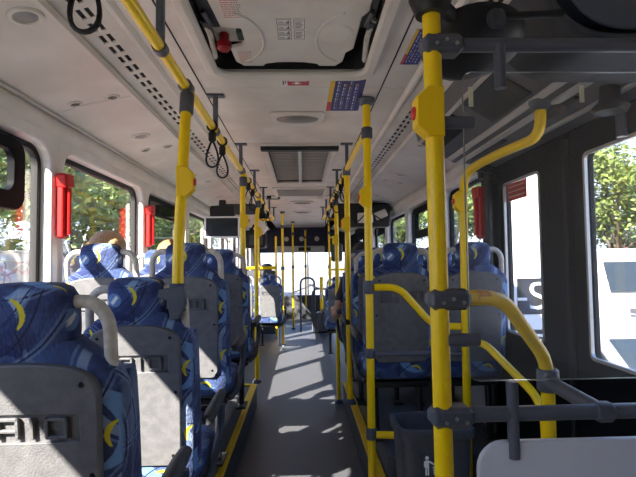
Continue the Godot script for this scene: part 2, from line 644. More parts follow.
# ------------------------------------------------------------------ start
func _ready():
	rng.seed = 7
	var cam := Camera3D.new()
	cam.name = "camera"
	cam.fov = rad_to_deg(2.0 * atan(238.5 / 478.0))
	cam.near = 0.05
	cam.far = 400.0
	cam.position = Vector3(0.04, 1.4, 0.0)
	cam.rotation = Vector3(atan(23.5 / 478.0), -atan(16.0 / 478.0), -0.012)
	add_child(cam)
	cam.current = true
	var we := WorldEnvironment.new()
	we.name = "environment"
	var e := Environment.new()
	var sm := ProceduralSkyMaterial.new()
	sm.sky_top_color = Color(0.42, 0.6, 0.88)
	sm.sky_horizon_color = Color(0.86, 0.9, 0.96)
	sm.sky_curve = 0.2
	sm.ground_bottom_color = Color(0.42, 0.41, 0.4)
	sm.ground_horizon_color = Color(0.7, 0.7, 0.7)
	sm.sun_angle_max = 4.0
	sm.energy_multiplier = 1.0
	var sky := Sky.new()
	sky.sky_material = sm
	e.background_mode = Environment.BG_SKY
	e.sky = sky
	e.background_energy_multiplier = SKY
	e.tonemap_mode = Environment.TONE_MAPPER_LINEAR
	e.tonemap_exposure = EXPOSURE
	e.sdfgi_enabled = true
	e.ssao_enabled = true
	e.ssil_enabled = true
	we.environment = e
	add_child(we)
	var sun := DirectionalLight3D.new()
	sun.name = "sun"
	sun.light_energy = SUN
	sun.light_color = Color(1.0, 0.96, 0.9)
	sun.light_angular_distance = 0.55
	sun.shadow_enabled = true
	add_child(sun)
	sun.look_at_from_position(Vector3.ZERO, Vector3(.496, -.6, -.628), Vector3.UP)

	make_materials()
	build_shell()
	build_ceiling()
	build_doorway()
	build_front()
	build_seats()
	build_poles()
	build_partition()
	build_rails()
	build_fittings()
	build_front_fittings()
	build_people()
	build_outside()

const SKY := 2.7
const SUN := 8.0
const EXPOSURE := 1.55

# ------------------------------------------------------------------ shell
const LW := -1.16   # inner faces of the window posts
const RW := 1.22
const Z_BACK := 2.6
const Z_FRONT := -12.0

func wall_frame(s: int) -> Transform3D:
	return Transform3D(Basis(Vector3(0, 0, -1), Vector3(0, 1, 0), Vector3(s, 0, 0)), Vector3(LW if s < 0 else RW, 0, 0))

func window(k: int, s: int, u0: float, u1: float, sash: int, y0 := 1.02, y1 := 1.97):
	var xf := wall_frame(s)
	var o := structure("window_%d" % k)
	var g := MB.new()
	g.ring(rrect(u0 - .004, y0 - .004, u1 + .004, y1 + .004, .1), rrect(u0 + .028, y0 + .028, u1 - .028, y1 - .028, .075), .055, .09, xf, .004, .004)
	part(o, "gasket", g, M.rubber)
	var p := MB.new()
	p.prism(rrect(u0 + .02, y0 + .02, u1 - .02, y1 - .02, .08), .07, .075, xf)
	part(o, "pane", p, M.glass)
	if sash == 1:
		# heavy black frame of the sliding upper light
		var f := MB.new()
		f.ring(rrect(u0 + .02, y1 - .33, u0 + 1.04, y1 - .02, .07), rrect(u0 + .1, y1 - .25, u0 + .96, y1 - .075, .05), .03, .068, xf, .006, .006)
		part(o, "sash", f, M.door_black)
	elif sash == 2:
		var f := MB.new()
		f.ring(rrect(u0 + .02, y1 - .16, u1 - .02, y1 - .02, .05), rrect(u0 + .05, y1 - .14, u1 - .05, y1 - .04, .03), .04, .068, xf, .004, .004)
		part(o, "sash", f, M.door_black)
		var q := MB.new()
		q.prism(rrect(u0 + .045, y1 - .145, u1 - .045, y1 - .035, .035), .05, .056, xf)
		part(o, "tinted_pane", q, M.glass_tint)

func wall_cells(o: Node3D, s: int, cells: Array, first: float, last: float):
	# one moulded surround for each window: the posts between them are halves of two surrounds
	var xf := wall_frame(s)
	for i in cells.size():
		var a: float = first if i == 0 else (cells[i - 1][1] + cells[i][0]) * .5 + .001
		var b: float = last if i == cells.size() - 1 else (cells[i + 1][0] + cells[i][1]) * .5 - .001
		var m := MB.new()
		m.ring(rect_like(a, .93, b, 2.12), rrect(cells[i][0], 1.02, cells[i][1], 1.97, .1), 0, .1, xf, 0.0, .014)
		part(o, "window_surround", m, M.shell)

func build_shell():
	var lw := [[-1.55, -.33], [-.2, 1.0], [1.12, 2.33], [2.45, 3.66], [3.78, 5.0], [5.12, 6.33], [6.45, 7.66], [7.8, 9.0], [9.2, 11.2]]
	var sashes := [0, 0, 1, 0, 2, 0, 2, 0, 0]
	var wl := structure("wall_left")
	wall_cells(wl, -1, lw, -Z_BACK, 12.0)
	part(wl, "lower_panel", bxm(Vector3(-1.24, .28, (Z_BACK + Z_FRONT) / 2), Vector3(.08, 1.3, Z_BACK - Z_FRONT)), M.trim)
	part(wl, "upper_panel", bxm(Vector3(-1.29, 2.26, (Z_BACK + Z_FRONT) / 2), Vector3(.1, .34, Z_BACK - Z_FRONT)), M.trim)
	for i in lw.size():
		window(i + 1, -1, lw[i][0], lw[i][1], sashes[i])
	var rwf := [[2.99, 3.95], [4.08, 5.3], [5.42, 6.6], [6.75, 8.0]]
	var wr := structure("wall_right")
	part(wr, "unseen_rear_panel", bxm(Vector3(1.27, 1.525, .775), Vector3(.1, 1.19, 3.65), .004), M.shell)  # unseen wall left windowless to cut reflections and light on this side
	wall_cells(wr, 1, rwf, 2.9, 8.2)
	part(wr, "lower_panel", bxm(Vector3(1.3, .28, .77), Vector3(.08, 1.3, 3.65)), M.trim)
	part(wr, "lower_panel", bxm(Vector3(1.3, .28, -5.55), Vector3(.08, 1.3, 5.3)), M.trim)
	part(wr, "lower_panel", bxm(Vector3(1.3, .28, -11.2), Vector3(.08, 1.3, 1.6)), M.trim)
	part(wr, "upper_panel", bxm(Vector3(1.35, 2.26, (Z_BACK + Z_FRONT) / 2), Vector3(.1, .34, Z_BACK - Z_FRONT)), M.trim)
	part(wr, "front_panel", bxm(Vector3(1.27, 1.5, -11.2), Vector3(.1, 1.22, 1.6)), M.door_black)
	for i in rwf.size():
		window(10 + i, 1, rwf[i][0], rwf[i][1], [0, 1, 0, 2][i])
	# trims along the tops of the windows
	for s: int in [-1, 1]:
		var tr := structure("trim_%d" % (1 if s < 0 else 2))
		var x := LW if s < 0 else RW
		var m := MB.new()
		m.prism([Vector2(x - s * .0, 2.03), Vector2(x - s * .016, 2.045), Vector2(x - s * .02, 2.085), Vector2(x - s * .014, 2.11), Vector2(x, 2.115)], Z_FRONT, Z_BACK)
		part(tr, "window_head_trim", m, M.ceiling)
		var q := MB.new()
		q.tube([Vector3(x - s * .03, 2.112, Z_BACK), Vector3(x - s * .03, 2.112, Z_FRONT)], .009, 8)
		part(tr, "beading", q, M.trim)
	# floor: aisle lower, seats stand on platforms edged with yellow nosing
	var fl := structure("floor")
	part(fl, "aisle_floor", bxm(Vector3(.03, -.06, (Z_BACK + Z_FRONT) / 2), Vector3(2.56, .12, Z_BACK - Z_FRONT)), M.floor)
	var pl := MB.new()
	pl.prism([Vector2(-1.2, -1.0), Vector2(-.43, -1.0), Vector2(-.43, 4.72), Vector2(-.45, 4.74), Vector2(-1.2, 4.74)], 0.0, .205, Transform3D(Basis(Vector3(1, 0, 0), Vector3(0, 0, -1), Vector3(0, 1, 0)), Vector3.ZERO))
	part(fl, "seat_platform", pl, M.platform)
	var pr := MB.new()
	pr.prism([Vector2(.445, 2.42), Vector2(1.26, 2.42), Vector2(1.26, 4.72), Vector2(.465, 4.72), Vector2(.445, 4.70)], 0.0, .205, Transform3D(Basis(Vector3(1, 0, 0), Vector3(0, 0, -1), Vector3(0, 1, 0)), Vector3.ZERO))
	part(fl, "seat_platform", pr, M.platform)
	# yellow nosings: L section along the aisle edge and across the end
	for s: int in [-1, 1]:
		var x := -.425 if s < 0 else .44
		var za := 1.0 if s < 0 else -2.41
		part(fl, "nosing", bxm(Vector3(x + s * .018, .212, (za - 4.745) / 2), Vector3(.06, .02, absf(za + 4.745)), .004), M.yellow_edge)
		part(fl, "nosing", bxm(Vector3(x + s * .1, .212, -4.735), Vector3(.12, .018, .045), .004), M.yellow_edge)
		part(fl, "riser", bxm(Vector3(x - s * .004, .1, (za - 4.745) / 2), Vector3(.012, .2, absf(za + 4.745)), .002), M.riser)
	# wheel arch boxes under the higher seats
	part(fl, "wheel_arch_cover", bxm(Vector3(-.82, .285, -3.0), Vector3(.74, .165, 1.9), .03), M.platform)
	part(fl, "wheel_arch_cover", bxm(Vector3(.85, .285, -3.65), Vector3(.72, .165, 2.1), .03), M.platform)
	# outer skin
	var rf := structure("roof")
	part(rf, "roof_skin", bxm(Vector3(.03, 2.46, (Z_BACK + Z_FRONT) / 2), Vector3(2.72, .06, Z_BACK - Z_FRONT + .1)), M.paint_white)
	var wb := structure("wall_back")
	part(wb, "back_panel", bxm(Vector3(.03, 1.05, Z_BACK + .05), Vector3(2.7, 2.85, .1)), M.trim)
	part(wb, "under_panel", bxm(Vector3(.03, -.25, (Z_BACK + Z_FRONT) / 2), Vector3(2.5, .2, Z_BACK - Z_FRONT)), M.riser)

func vent_strip(o: Node3D, s: int, z0: float, z1: float):
	# sloping strip with paired slots, real openings over a dark duct
	var m := MB.new()
	var A := Vector3(s * .75 + .0, 2.222, 0)
	var B := Vector3(s * .605, 2.262, 0)
	var nn := Vector3(-s * .27, -1, 0).normalized()
	var cut := [0.0, .34, .45, .53, .64, 1.0]
	var z := z0
	while z - .09 > z1:
		for k in 2:
			var za := z if k == 0 else z - .06
			var zb := z - .06 if k == 0 else z - .09
			for i in 5:
				var p := A.lerp(B, cut[i])
				var q := A.lerp(B, cut[i + 1])
				if k == 0 and (i == 1 or i == 3):
					var up := -nn * .005
					for w: Array in [[p, p, za, zb, q - p], [q, q, za, zb, p - q]]:
						m.quad(w[0] + Vector3(0, 0, za), w[0] + Vector3(0, 0, zb), w[0] + up + Vector3(0, 0, zb), w[0] + up + Vector3(0, 0, za), w[4])
					m.quad(p + Vector3(0, 0, za), q + Vector3(0, 0, za), q + up + Vector3(0, 0, za), p + up + Vector3(0, 0, za), Vector3(0, 0, -1))
					m.quad(p + Vector3(0, 0, zb), q + Vector3(0, 0, zb), q + up + Vector3(0, 0, zb), p + up + Vector3(0, 0, zb), Vector3(0, 0, 1))
					continue
				m.quad(p + Vector3(0, 0, za), q + Vector3(0, 0, za), q + Vector3(0, 0, zb), p + Vector3(0, 0, zb), nn)
		z -= .09
	part(o, "slotted_strip", m, M.ceiling)
	var d := MB.new()
	var an := atan2(.04, -s * .145)
	d.box(Vector3(s * .675, 2.254, (z0 + z1) / 2), Vector3(.15, .012, z0 - z1), Basis(Vector3(0, 0, 1), -s * atan2(.04, .145)), .001)
	part(o, "air_duct", d, M.rubber)

func build_ceiling():
	var c := structure("ceiling")
	var flat := Transform3D(Basis(Vector3(1, 0, 0), Vector3(0, 0, -1), Vector3(0, 1, 0)), Vector3.ZERO)
	# central panels, with openings for the roof hatch and the air grille
	var cut := [-2.6, -.2, 1.22, 2.35, 3.455, 5.3, 6.45, 7.6, 12.0]
	for i in cut.size() - 1:
		var u0: float = cut[i] + .003
		var u1: float = cut[i + 1] - .003
		var m := MB.new()
		if i == 2:
			m.ring(rect_like(-.6, u0, .6, u1), rrect(-.345, 1.36, .345, 2.155, .07), 2.27, 2.285, flat)
		elif i == 4:
			m.ring(rect_like(-.6, u0, .6, u1), rrect(-.235, 3.52, .295, 5.2, .01), 2.27, 2.285, flat)
		else:
			m.box(Vector3(0, 2.278, -(u0 + u1) / 2), Vector3(1.2, .016, u1 - u0), Basis.IDENTITY, .002)
		part(c, "ceiling_panel", m, M.ceiling)
	part(c, "void_liner", bxm(Vector3(0, 2.422, (Z_BACK + Z_FRONT) / 2), Vector3(2.4, .01, Z_BACK - Z_FRONT), .001), M.rubber)
	# coves beside the centre, split into panels
	var seams := [-2.6, -1.1, .4, 1.0, 2.29, 3.62, 4.95, 6.3, 7.4, 12.0]
	for s: int in [-1, 1]:
		var x := LW if s < 0 else RW
		for i in seams.size() - 1:
			var m := MB.new()
			m.prism([Vector2(x, 2.112), Vector2(s * .98, 2.168), Vector2(s * .755, 2.212), Vector2(s * .755, 2.23), Vector2(s * .98, 2.19), Vector2(x, 2.14)], -seams[i + 1] + .0025, -seams[i] - .0025)
			part(c, "cove_panel", m, M.ceiling)
		var q := MB.new()
		q.prism([Vector2(s * .775, 2.206), Vector2(s * .765, 2.196), Vector2(s * .75, 2.198), Vector2(s * .742, 2.215), Vector2(s * .75, 2.232), Vector2(s * .775, 2.225)], -7.4, Z_BACK)
		part(c, "cove_beading", q, M.ceiling)
		vent_strip(c, s, .6, -7.4)
		var r := MB.new()
		r.prism([Vector2(s * .606, 2.258), Vector2(s * .598, 2.25), Vector2(s * .585, 2.252), Vector2(s * .57, 2.272), Vector2(s * .606, 2.28)], -7.4, Z_BACK)
		part(c, "panel_edge", r, M.ceiling)
		# narrow black gap line between side and centre panels
		part(c, "seam_strip", bxm(Vector3(s * .445, 2.2695, -3.4), Vector3(.006, .004, 8.0), .001), M.rubber)

func build_doorway():
	# folding door with two glazed leaves beside the step well
	var d := structure("door_1")
	var xf := wall_frame(1)
	xf.origin.x = RW + .02
	for q: Array in [[2.08, 2.86, 2.36, 2.79], [1.08, 2.075, 1.2, 1.98]]:
		var m := MB.new()
		m.ring(rect_like(q[0], .02, q[1], 1.965), rrect(q[2], .98, q[3], 1.85, .03), 0, .05, xf, .004, .008)
		var leaf := part(d, "door_leaf", m, M.door_black)
		var g := MB.new()
		g.prism(rrect(q[2] - .005, .975, q[3] + .005, 1.855, .03), .02, .026, xf)
		part(leaf, "pane", g, M.glass)
		var f := MB.new()
		f.ring(rrect(q[2] - .002, .978, q[3] + .002, 1.852, .03), rrect(q[2] + .012, .992, q[3] - .012, 1.838, .02), -.004, .012, xf, .002, .002)
		part(leaf, "glazing_bead", f, M.alu)
		var e := MB.new()
		e.box(Vector3(RW + .012, .99, -q[0] - .02), Vector3(.03, 1.9, .03), Basis.IDENTITY, .008)
		part(leaf, "rubber_edge", e, M.rubber)
	var rs := part(d, "door_sticker", bxm(Vector3(RW + .037, 1.79, -2.65), Vector3(.002, .1, .24), .0005), M.paint_red, "red sticker with pale lines on the door glass")
	for k in 3:
		part(rs, "print_line", bxm(Vector3(RW + .0355, 1.82 - k * .028, -2.65), Vector3(.001, .007, .2), .0003), M.tape)
	part(d, "header", bxm(Vector3(RW + .03, 2.03, -1.97), Vector3(.1, .13, 1.82)), M.door_black)
	part(d, "jamb", bxm(Vector3(RW - .005, 1.05, -2.9), Vector3(.11, 2.1, .07), .012), M.door_black)
	part(d, "jamb", bxm(Vector3(RW + .03, 1.05, -1.05), Vector3(.08, 2.1, .06), .01), M.door_black)
	part(d, "hinge_bracket", bxm(Vector3(RW - .075, 1.99, -2.86), Vector3(.05, .2, .05), .012), M.black)
	var sh := MB.new()
	sh.tube([Vector3(RW - .06, .02, -2.82), Vector3(RW - .06, 2.05, -2.82)], .022, 12)
	part(d, "pivot_shaft", sh, M.black)
	var arm := MB.new()
	arm.box(Vector3(RW - .1, 1.93, -2.76), Vector3(.16, .03, .05), Basis(Vector3.UP, .6), .01)
	part(d, "pivot_arm", arm, M.black)

func build_front():
	var w := structure("wall_front")
	part(w, "header_panel", bxm(Vector3(.03, 2.06, Z_FRONT), Vector3(2.7, .84, .12), .02), M.blue_dark)
	part(w, "dash_panel", bxm(Vector3(-.3, .28, Z_FRONT), Vector3(1.8, .6, .14), .03), M.dark_grey)
	part(w, "corner_post", bxm(Vector3(-1.1, 1.1, Z_FRONT), Vector3(.2, 1.1, .12), .02), M.door_black)
	part(w, "corner_post", bxm(Vector3(1.18, 1.1, Z_FRONT), Vector3(.16, 1.1, .12), .02), M.door_black)
	part(w, "destination_box", bxm(Vector3(.0, 1.72, Z_FRONT + .16), Vector3(1.2, .16, .2), .03), M.trim)
	part(w, "destination_window", bxm(Vector3(.1, 1.72, Z_FRONT + .265), Vector3(.3, .09, .02), .004), M.black)
	part(w, "centre_bar", bxm(Vector3(.18, 1.1, Z_FRONT), Vector3(.035, 1.1, .06), .008), M.alu)
	for i in 3:
		var l := MB.new()
		l.lathe([Vector2(.0, .014), Vector2(.05, .012), Vector2(.06, 0), Vector2(.06, -.01)], Transform3D(Basis(Vector3.RIGHT, PI / 2), Vector3(-.35 + i * .38, 1.98, Z_FRONT + .07)), 14)
		part(w, "round_cover", l, M.trim)
	var win := structure("window_14")
	part(win, "windscreen", bxm(Vector3(.03, 1.1, Z_FRONT), Vector3(2.1, 1.12, .008), .001), M.glass_clear)
	part(win, "wiper", tb([Vector3(-.3, .6, Z_FRONT - .05), Vector3(.35, .85, Z_FRONT - .05)], .012, 6), M.black)
	# entrance door at the front
	var d := structure("door_2")
	var xf := wall_frame(1)
	xf.origin.x = RW + .02
	for q: Array in [[8.25, 9.3], [9.32, 10.38]]:
		var m := MB.new()
		m.ring(rect_like(q[0], .02, q[1], 1.965), rrect(q[0] + .1, .5, q[1] - .1, 1.85, .03), 0, .05, xf, .004, .008)
		var leaf := part(d, "door_leaf", m, M.door_black)
		var g := MB.new()
		g.prism(rrect(q[0] + .095, .495, q[1] - .095, 1.855, .03), .02, .026, xf)
		part(leaf, "pane", g, M.glass)
	part(d, "header", bxm(Vector3(RW + .03, 2.03, -9.32), Vector3(.1, .13, 2.2)), M.door_black)
	# bulkheads where the side coves end, one on each side of the aisle
	var b := structure("trim_3")
	part(b, "bulkhead", bxm(Vector3(-.86, 2.1, -6.25), Vector3(.6, .14, .06), .02), M.dark_grey)
	part(b, "bulkhead", bxm(Vector3(.9, 2.1, -6.4), Vector3(.62, .14, .06), .02), M.dark_grey)

# ------------------------------------------------------------------ seats
func sup(cx: float, cz: float, w: float, d: float, y: float, k := 28, ex := 3.2) -> Array:
	var o := []
	for i in k:
		var a := TAU * i / k
		var ca := cos(a)
		var sa := sin(a)
		o.append(Vector3(cx + signf(ca) * pow(absf(ca), 2.0 / ex) * w, y, cz + signf(sa) * pow(absf(sa), 2.0 / ex) * d))
	return o

func outline_at(poly: Array, c: Vector2, a: float) -> Vector2:
	var d := Vector2(cos(a), sin(a)) * 5.0
	for i in poly.size():
		var h = Geometry2D.segment_intersects_segment(c, c + d, poly[i], poly[(i + 1) % poly.size()])
		if h != null:
			return h
	return c

func make_seat(arm: int, label: String, group: String) -> Node3D:
	var o := thing("bus_seat", label, "seat", Vector3.ZERO, group)
	var lean := Basis(Vector3.RIGHT, atan(.12))
	var back := Transform3D(lean, Vector3(0, .7, 0)) * Transform3D(Basis.IDENTITY, Vector3(0, -.7, 0))
	# upholstered back
	var lv := [[.36, .15, .03], [.37, .178, .04], [.42, .195, .046], [.55, .2, .046], [.7, .202, .046], [.85, .205, .046], [.91, .203, .045], [.945, .188, .044], [.972, .158, .043], [.995, .124, .041], [1.01, .106, .04]]
	var rings := []
	for q: Array in lv:
		var r := sup(0, 0, q[1], q[2], q[0])
		for i in r.size():
			r[i] = back * r[i]
		rings.append(r)
	var b := MB.new()
	b.loft(rings)
	part(o, "backrest", b, M.fabric)
	# side bolsters stand proud towards the sitter
	for s: int in [-1, 1]:
		var bl := []
		for q: Array in [[.42, .03], [.45, .045], [.6, .05], [.8, .048], [.9, .036], [.93, .02]]:
			var r := sup(s * .172, -.045, .03, q[1], q[0], 12, 2.4)
			for i in r.size():
				r[i] = back * r[i]
			bl.append(r)
		var m := MB.new()
		m.loft(bl)
		part(o, "bolster", m, M.fabric)
	var hr := []
	for q: Array in [[1.0, .088, .036], [1.006, .098, .042], [1.03, .1, .046], [1.07, .1, .047], [1.1, .097, .045], [1.118, .088, .038], [1.128, .07, .026], [1.131, .04, .012]]:
		var r := sup(0, 0, q[1], q[2], q[0])
		for i in r.size():
			r[i] = back * r[i]
		hr.append(r)
	var h := MB.new()
	h.loft(hr)
	part(o, "headrest", h, M.fabric)
	# moulded rear shield with a sunk nameplate
	var poly := []
	for j in 5:
		var a := PI * 1.5 + PI * .5 * j / 4
		poly.append(Vector2(.118 + cos(a) * .035, .495 + sin(a) * .035))
	for j in 17:
		var a := PI * j / 16.0
		poly.append(Vector2(signf(cos(a)) * pow(absf(cos(a)), .8) * .16, .9 + pow(sin(a), .75) * .07))
	for j in 5:
		var a := PI + PI * .5 * j / 4
		poly.append(Vector2(-.118 + cos(a) * .035, .495 + sin(a) * .035))
	var c := Vector2(0, .833)
	var rc := [Vector2(-.118, .803), Vector2(.118, .803), Vector2(.118, .863), Vector2(-.118, .863)]
	var ang := []
	for i in 56:
		ang.append(TAU * i / 56 + .01)
	for q: Vector2 in rc:
		ang.append(fposmod((q - c).angle(), TAU))
	for q: Vector2 in [poly[0], poly[4], poly[22], poly[26]]:
		ang.append(fposmod((q - c).angle(), TAU))
	ang.sort()
	var outp := []
	var inp := []
	for a: float in ang:
		outp.append(outline_at(poly, c, a))
		inp.append(outline_at(rc, c, a))
	var sh := MB.new()
	sh.ring(outp, inp, .03, .056, back, .006, .002)
	sh.prism([Vector2(-.122, .8), Vector2(.122, .8), Vector2(.122, .866), Vector2(-.122, .866)], .038, .0465, back)
	var shield := part(o, "rear_shield", sh, M.seat_plastic)
	# raised letters C A I O in wide block strokes
	var y0 := .8135
	var y1 := .8525
	var ym := .831
	var w := .0195
	for q: Array in [[-.085, "c"], [-.03, "a"], [.02, "i"], [.07, "o"]]:
		var x: float = q[0]
		var strokes := []
		match q[1]:
			"c":
				strokes = [[x, y0, w, 0], [x, y1, w, 0], [x - w, ym, .0, 1]]
			"a":
				strokes = [[x, y1, w, 0], [x - w, ym, 0, 1], [x + w, ym, 0, 1], [x, ym - .003, w, 0]]
			"i":
				strokes = [[x, ym, 0, 1]]
			"o":
				strokes = [[x, y0, w, 0], [x, y1, w, 0], [x - w, ym, 0, 1], [x + w, ym, 0, 1]]
		var L := MB.new()
		for e: Array in strokes:
			var size := Vector3(e[2] * 2 + .008, .0075, .009) if e[3] == 0 else Vector3(.008, .0465, .009)
			L.box(back * Vector3(e[0], e[1] if e[3] == 0 else .833, .0525), size, lean, .002)
		part(shield, "raised_letter", L, M.seat_plastic)
	for q: Vector2 in [Vector2(-.125, .925), Vector2(.125, .925), Vector2(-.14, .73), Vector2(.14, .73), Vector2(-.125, .5), Vector2(.125, .5)]:
		var s := MB.new()
		s.lathe([Vector2(0, .0015), Vector2(.005, .001), Vector2(.0062, -.001), Vector2(.0062, -.004)], back * Transform3D(Basis(Vector3.RIGHT, PI / 2), Vector3(q.x, q.y, .057)), 10)
		part(shield, "screw", s, M.screw)
	# cream grab handles from headrest to shoulder
	for s: int in [-1, 1]:
		var p := fillet([Vector3(s * .08, 1.088, 0), Vector3(s * .135, 1.09, 0), Vector3(s * .168, 1.05, .004), Vector3(s * .17, .9, .006)], .06, 6)
		for i in p.size():
			p[i] = back * p[i]
		part(o, "grab_handle", tb(p, .0145, 12), M.handle)
	# cushion, frame and legs
	var cr := []
	for q: Array in [[.335, .17, .18], [.345, .195, .205], [.375, .205, .222], [.41, .205, .222], [.435, .195, .208], [.442, .165, .18]]:
		cr.append(sup(0, -.27, q[1], q[2], q[0], 28, 4.0))
	var cu := MB.new()
	cu.loft(cr)
	part(o, "cushion", cu, M.fabric)
	var fr := MB.new()
	fr.box(Vector3(0, .312, -.25), Vector3(.36, .04, .36), Basis.IDENTITY, .01)
	fr.box(Vector3(0, .37, -.045), Vector3(.34, .05, .05), Basis.IDENTITY, .01)
	part(o, "seat_frame", fr, M.black)
	for s: int in [-1, 1]:
		var lg := MB.new()
		lg.tube(fillet([Vector3(s * .13, .3, -.12), Vector3(s * .13, .02, -.1)], .05), .018, 10)
		lg.box(Vector3(s * .13, .008, -.11), Vector3(.07, .016, .16), Basis.IDENTITY, .005)
		part(o, "leg", lg, M.black)
	if arm != 0:
		var ar := MB.new()
		ar.tube(fillet([Vector3(arm * .232, .565, -.34), Vector3(arm * .232, .46, -.33), Vector3(arm * .226, .36, -.12), Vector3(arm * .19, .33, -.08)], .07), .017, 10)
		var am := part(o, "armrest", ar, M.armrest)
		var pad := []
		for q: Array in [[-.03, .014, .014], [-.045, .022, .019], [-.12, .025, .021], [-.3, .024, .02], [-.365, .02, .016], [-.375, .012, .01]]:
			var ring := []
			for i in 14:
				var a := TAU * i / 14
				ring.append(Vector3(arm * .232 + cos(a) * q[1], .59 + sin(a) * q[2] - q[0] * .05, q[0]))
			pad.append(ring)
		var pm := MB.new()
		pm.loft(pad)
		part(am, "pad", pm, M.armrest)
	return o

func build_seats():
	var g1 := "blue patterned passenger seats"
	var aisle := make_seat(1, "blue patterned bus seat at the very rear of the driver-side aisle", g1)
	aisle.position = Vector3(-.545, .235, -1.1)
	var xs := -.535
	copy(aisle, Vector3(-.55, .225, -1.78), "second blue aisle seat from the rear, driver side, under bent yellow pole", g1)
	copy(aisle, Vector3(xs, .375, -2.44), "third blue aisle seat from the rear, driver side, raised on the wheel arch", g1)
	copy(aisle, Vector3(xs, .37, -3.4), "foremost blue aisle seat on the driver-side platform", g1)
	copy(aisle, Vector3(-.475, .09, -7.6), "single blue seat on the low floor beside the turnstile poles", g1)
	var win := make_seat(0, "sunlit blue window seat in front of the emergency hammer, occupied by light-haired passenger", g1)
	win.position = Vector3(-.95, .375, -2.44)
	copy(win, Vector3(-.95, .37, -3.4), "blue window seat occupied by brown-haired passenger, driver side", g1)
	copy(win, Vector3(-.9, .09, -7.6), "blue window seat on the low floor by the turnstile poles", g1)
	var ra := make_seat(-1, "shaded blue aisle seat behind the yellow guard rail and litter bin", g1)
	ra.position = Vector3(.59, .375, -2.72)
	copy(ra, Vector3(.59, .37, -3.42), "second blue aisle seat ahead of the litter bin on the door side", g1)
	copy(ra, Vector3(.59, .37, -4.12), "blue aisle seat occupied by passenger in dark sleeve", g1)
	copy(ra, Vector3(.57, .06, -7.0), "blue aisle seat on the low floor toward the entrance door", g1)
	copy(win, Vector3(1.0, .375, -2.72), "blue window seat just ahead of the folding door", g1)
	copy(win, Vector3(1.0, .37, -3.42), "second blue window seat ahead of the folding door", g1)
	copy(win, Vector3(1.0, .37, -4.12), "blue window seat beside passenger in dark sleeve", g1)
	copy(win, Vector3(1.0, .06, -7.0), "blue window seat on the low floor toward the entrance door", g1)

# ------------------------------------------------------------------ poles and rails
const ORD := ["first", "second", "third", "fourth", "fifth", "sixth", "seventh", "eighth"]
const PR := .0205

func clamp_on(o: Node3D, at: Vector3, axis := Vector3.UP, l := .05, r := .029):
	var b := MB.new()
	var y := axis.normalized()
	var x := y.cross(Vector3(0, 0, 1) if absf(y.z) < .9 else Vector3.UP).normalized()
	b.lathe([Vector2(.02, -l / 2), Vector2(r - .004, -l / 2), Vector2(r, -l / 2 + .005), Vector2(r, l / 2 - .005), Vector2(r - .004, l / 2), Vector2(.02, l / 2)], Transform3D(Basis(x, y, x.cross(y)), at), 16)
	part(o, "clamp", b, M.clamp)

func stop_box(o: Node3D, at: Vector3, s: int):
	# yellow bell push wrapped on the pole, red button on its outward nose
	var b := MB.new()
	b.prism([Vector2(-.018, -.056), Vector2(.016, -.056), Vector2(.02, -.054), Vector2(.044, -.032), Vector2(.044, .032), Vector2(.02, .054), Vector2(.016, .056), Vector2(-.018, .056)], -.024, .026, Transform3D(Basis(Vector3(s, 0, 0), Vector3.UP, Vector3(0, 0, 1)), at), .005)
	var box := part(o, "bell_push", b, M.yellow_box)
	var c := MB.new()
	c.lathe([Vector2(0, .007), Vector2(.012, .006), Vector2(.015, .002), Vector2(.015, -.004)], Transform3D(Basis(Vector3(0, 0, 1), Vector3(s, 0, 0), Vector3(0, 1, 0)), at + Vector3(s * .044, 0, .0)), 14)
	part(box, "button", c, M.red)

func pole(called: String, label: String, p: Array, group := "yellow grab poles", bend := .12, r := PR) -> Node3D:
	var o := thing(called, label, "pole", p[0], group)
	var q := []
	for v: Vector3 in p:
		q.append(v - p[0])
	part(o, "tube", tb(fillet(q, bend), r, 14), M.yellow)
	return o

func flange(o: Node3D, at: Vector3, up := true):
	var b := MB.new()
	var s := -1.0 if up else 1.0
	b.lathe([Vector2(0, 0), Vector2(.045, 0), Vector2(.045, s * .008), Vector2(.034, s * .03), Vector2(.026, s * .035), Vector2(.0, s * .035)], Transform3D(Basis.IDENTITY, at), 16)
	part(o, "flange", b, M.clamp)

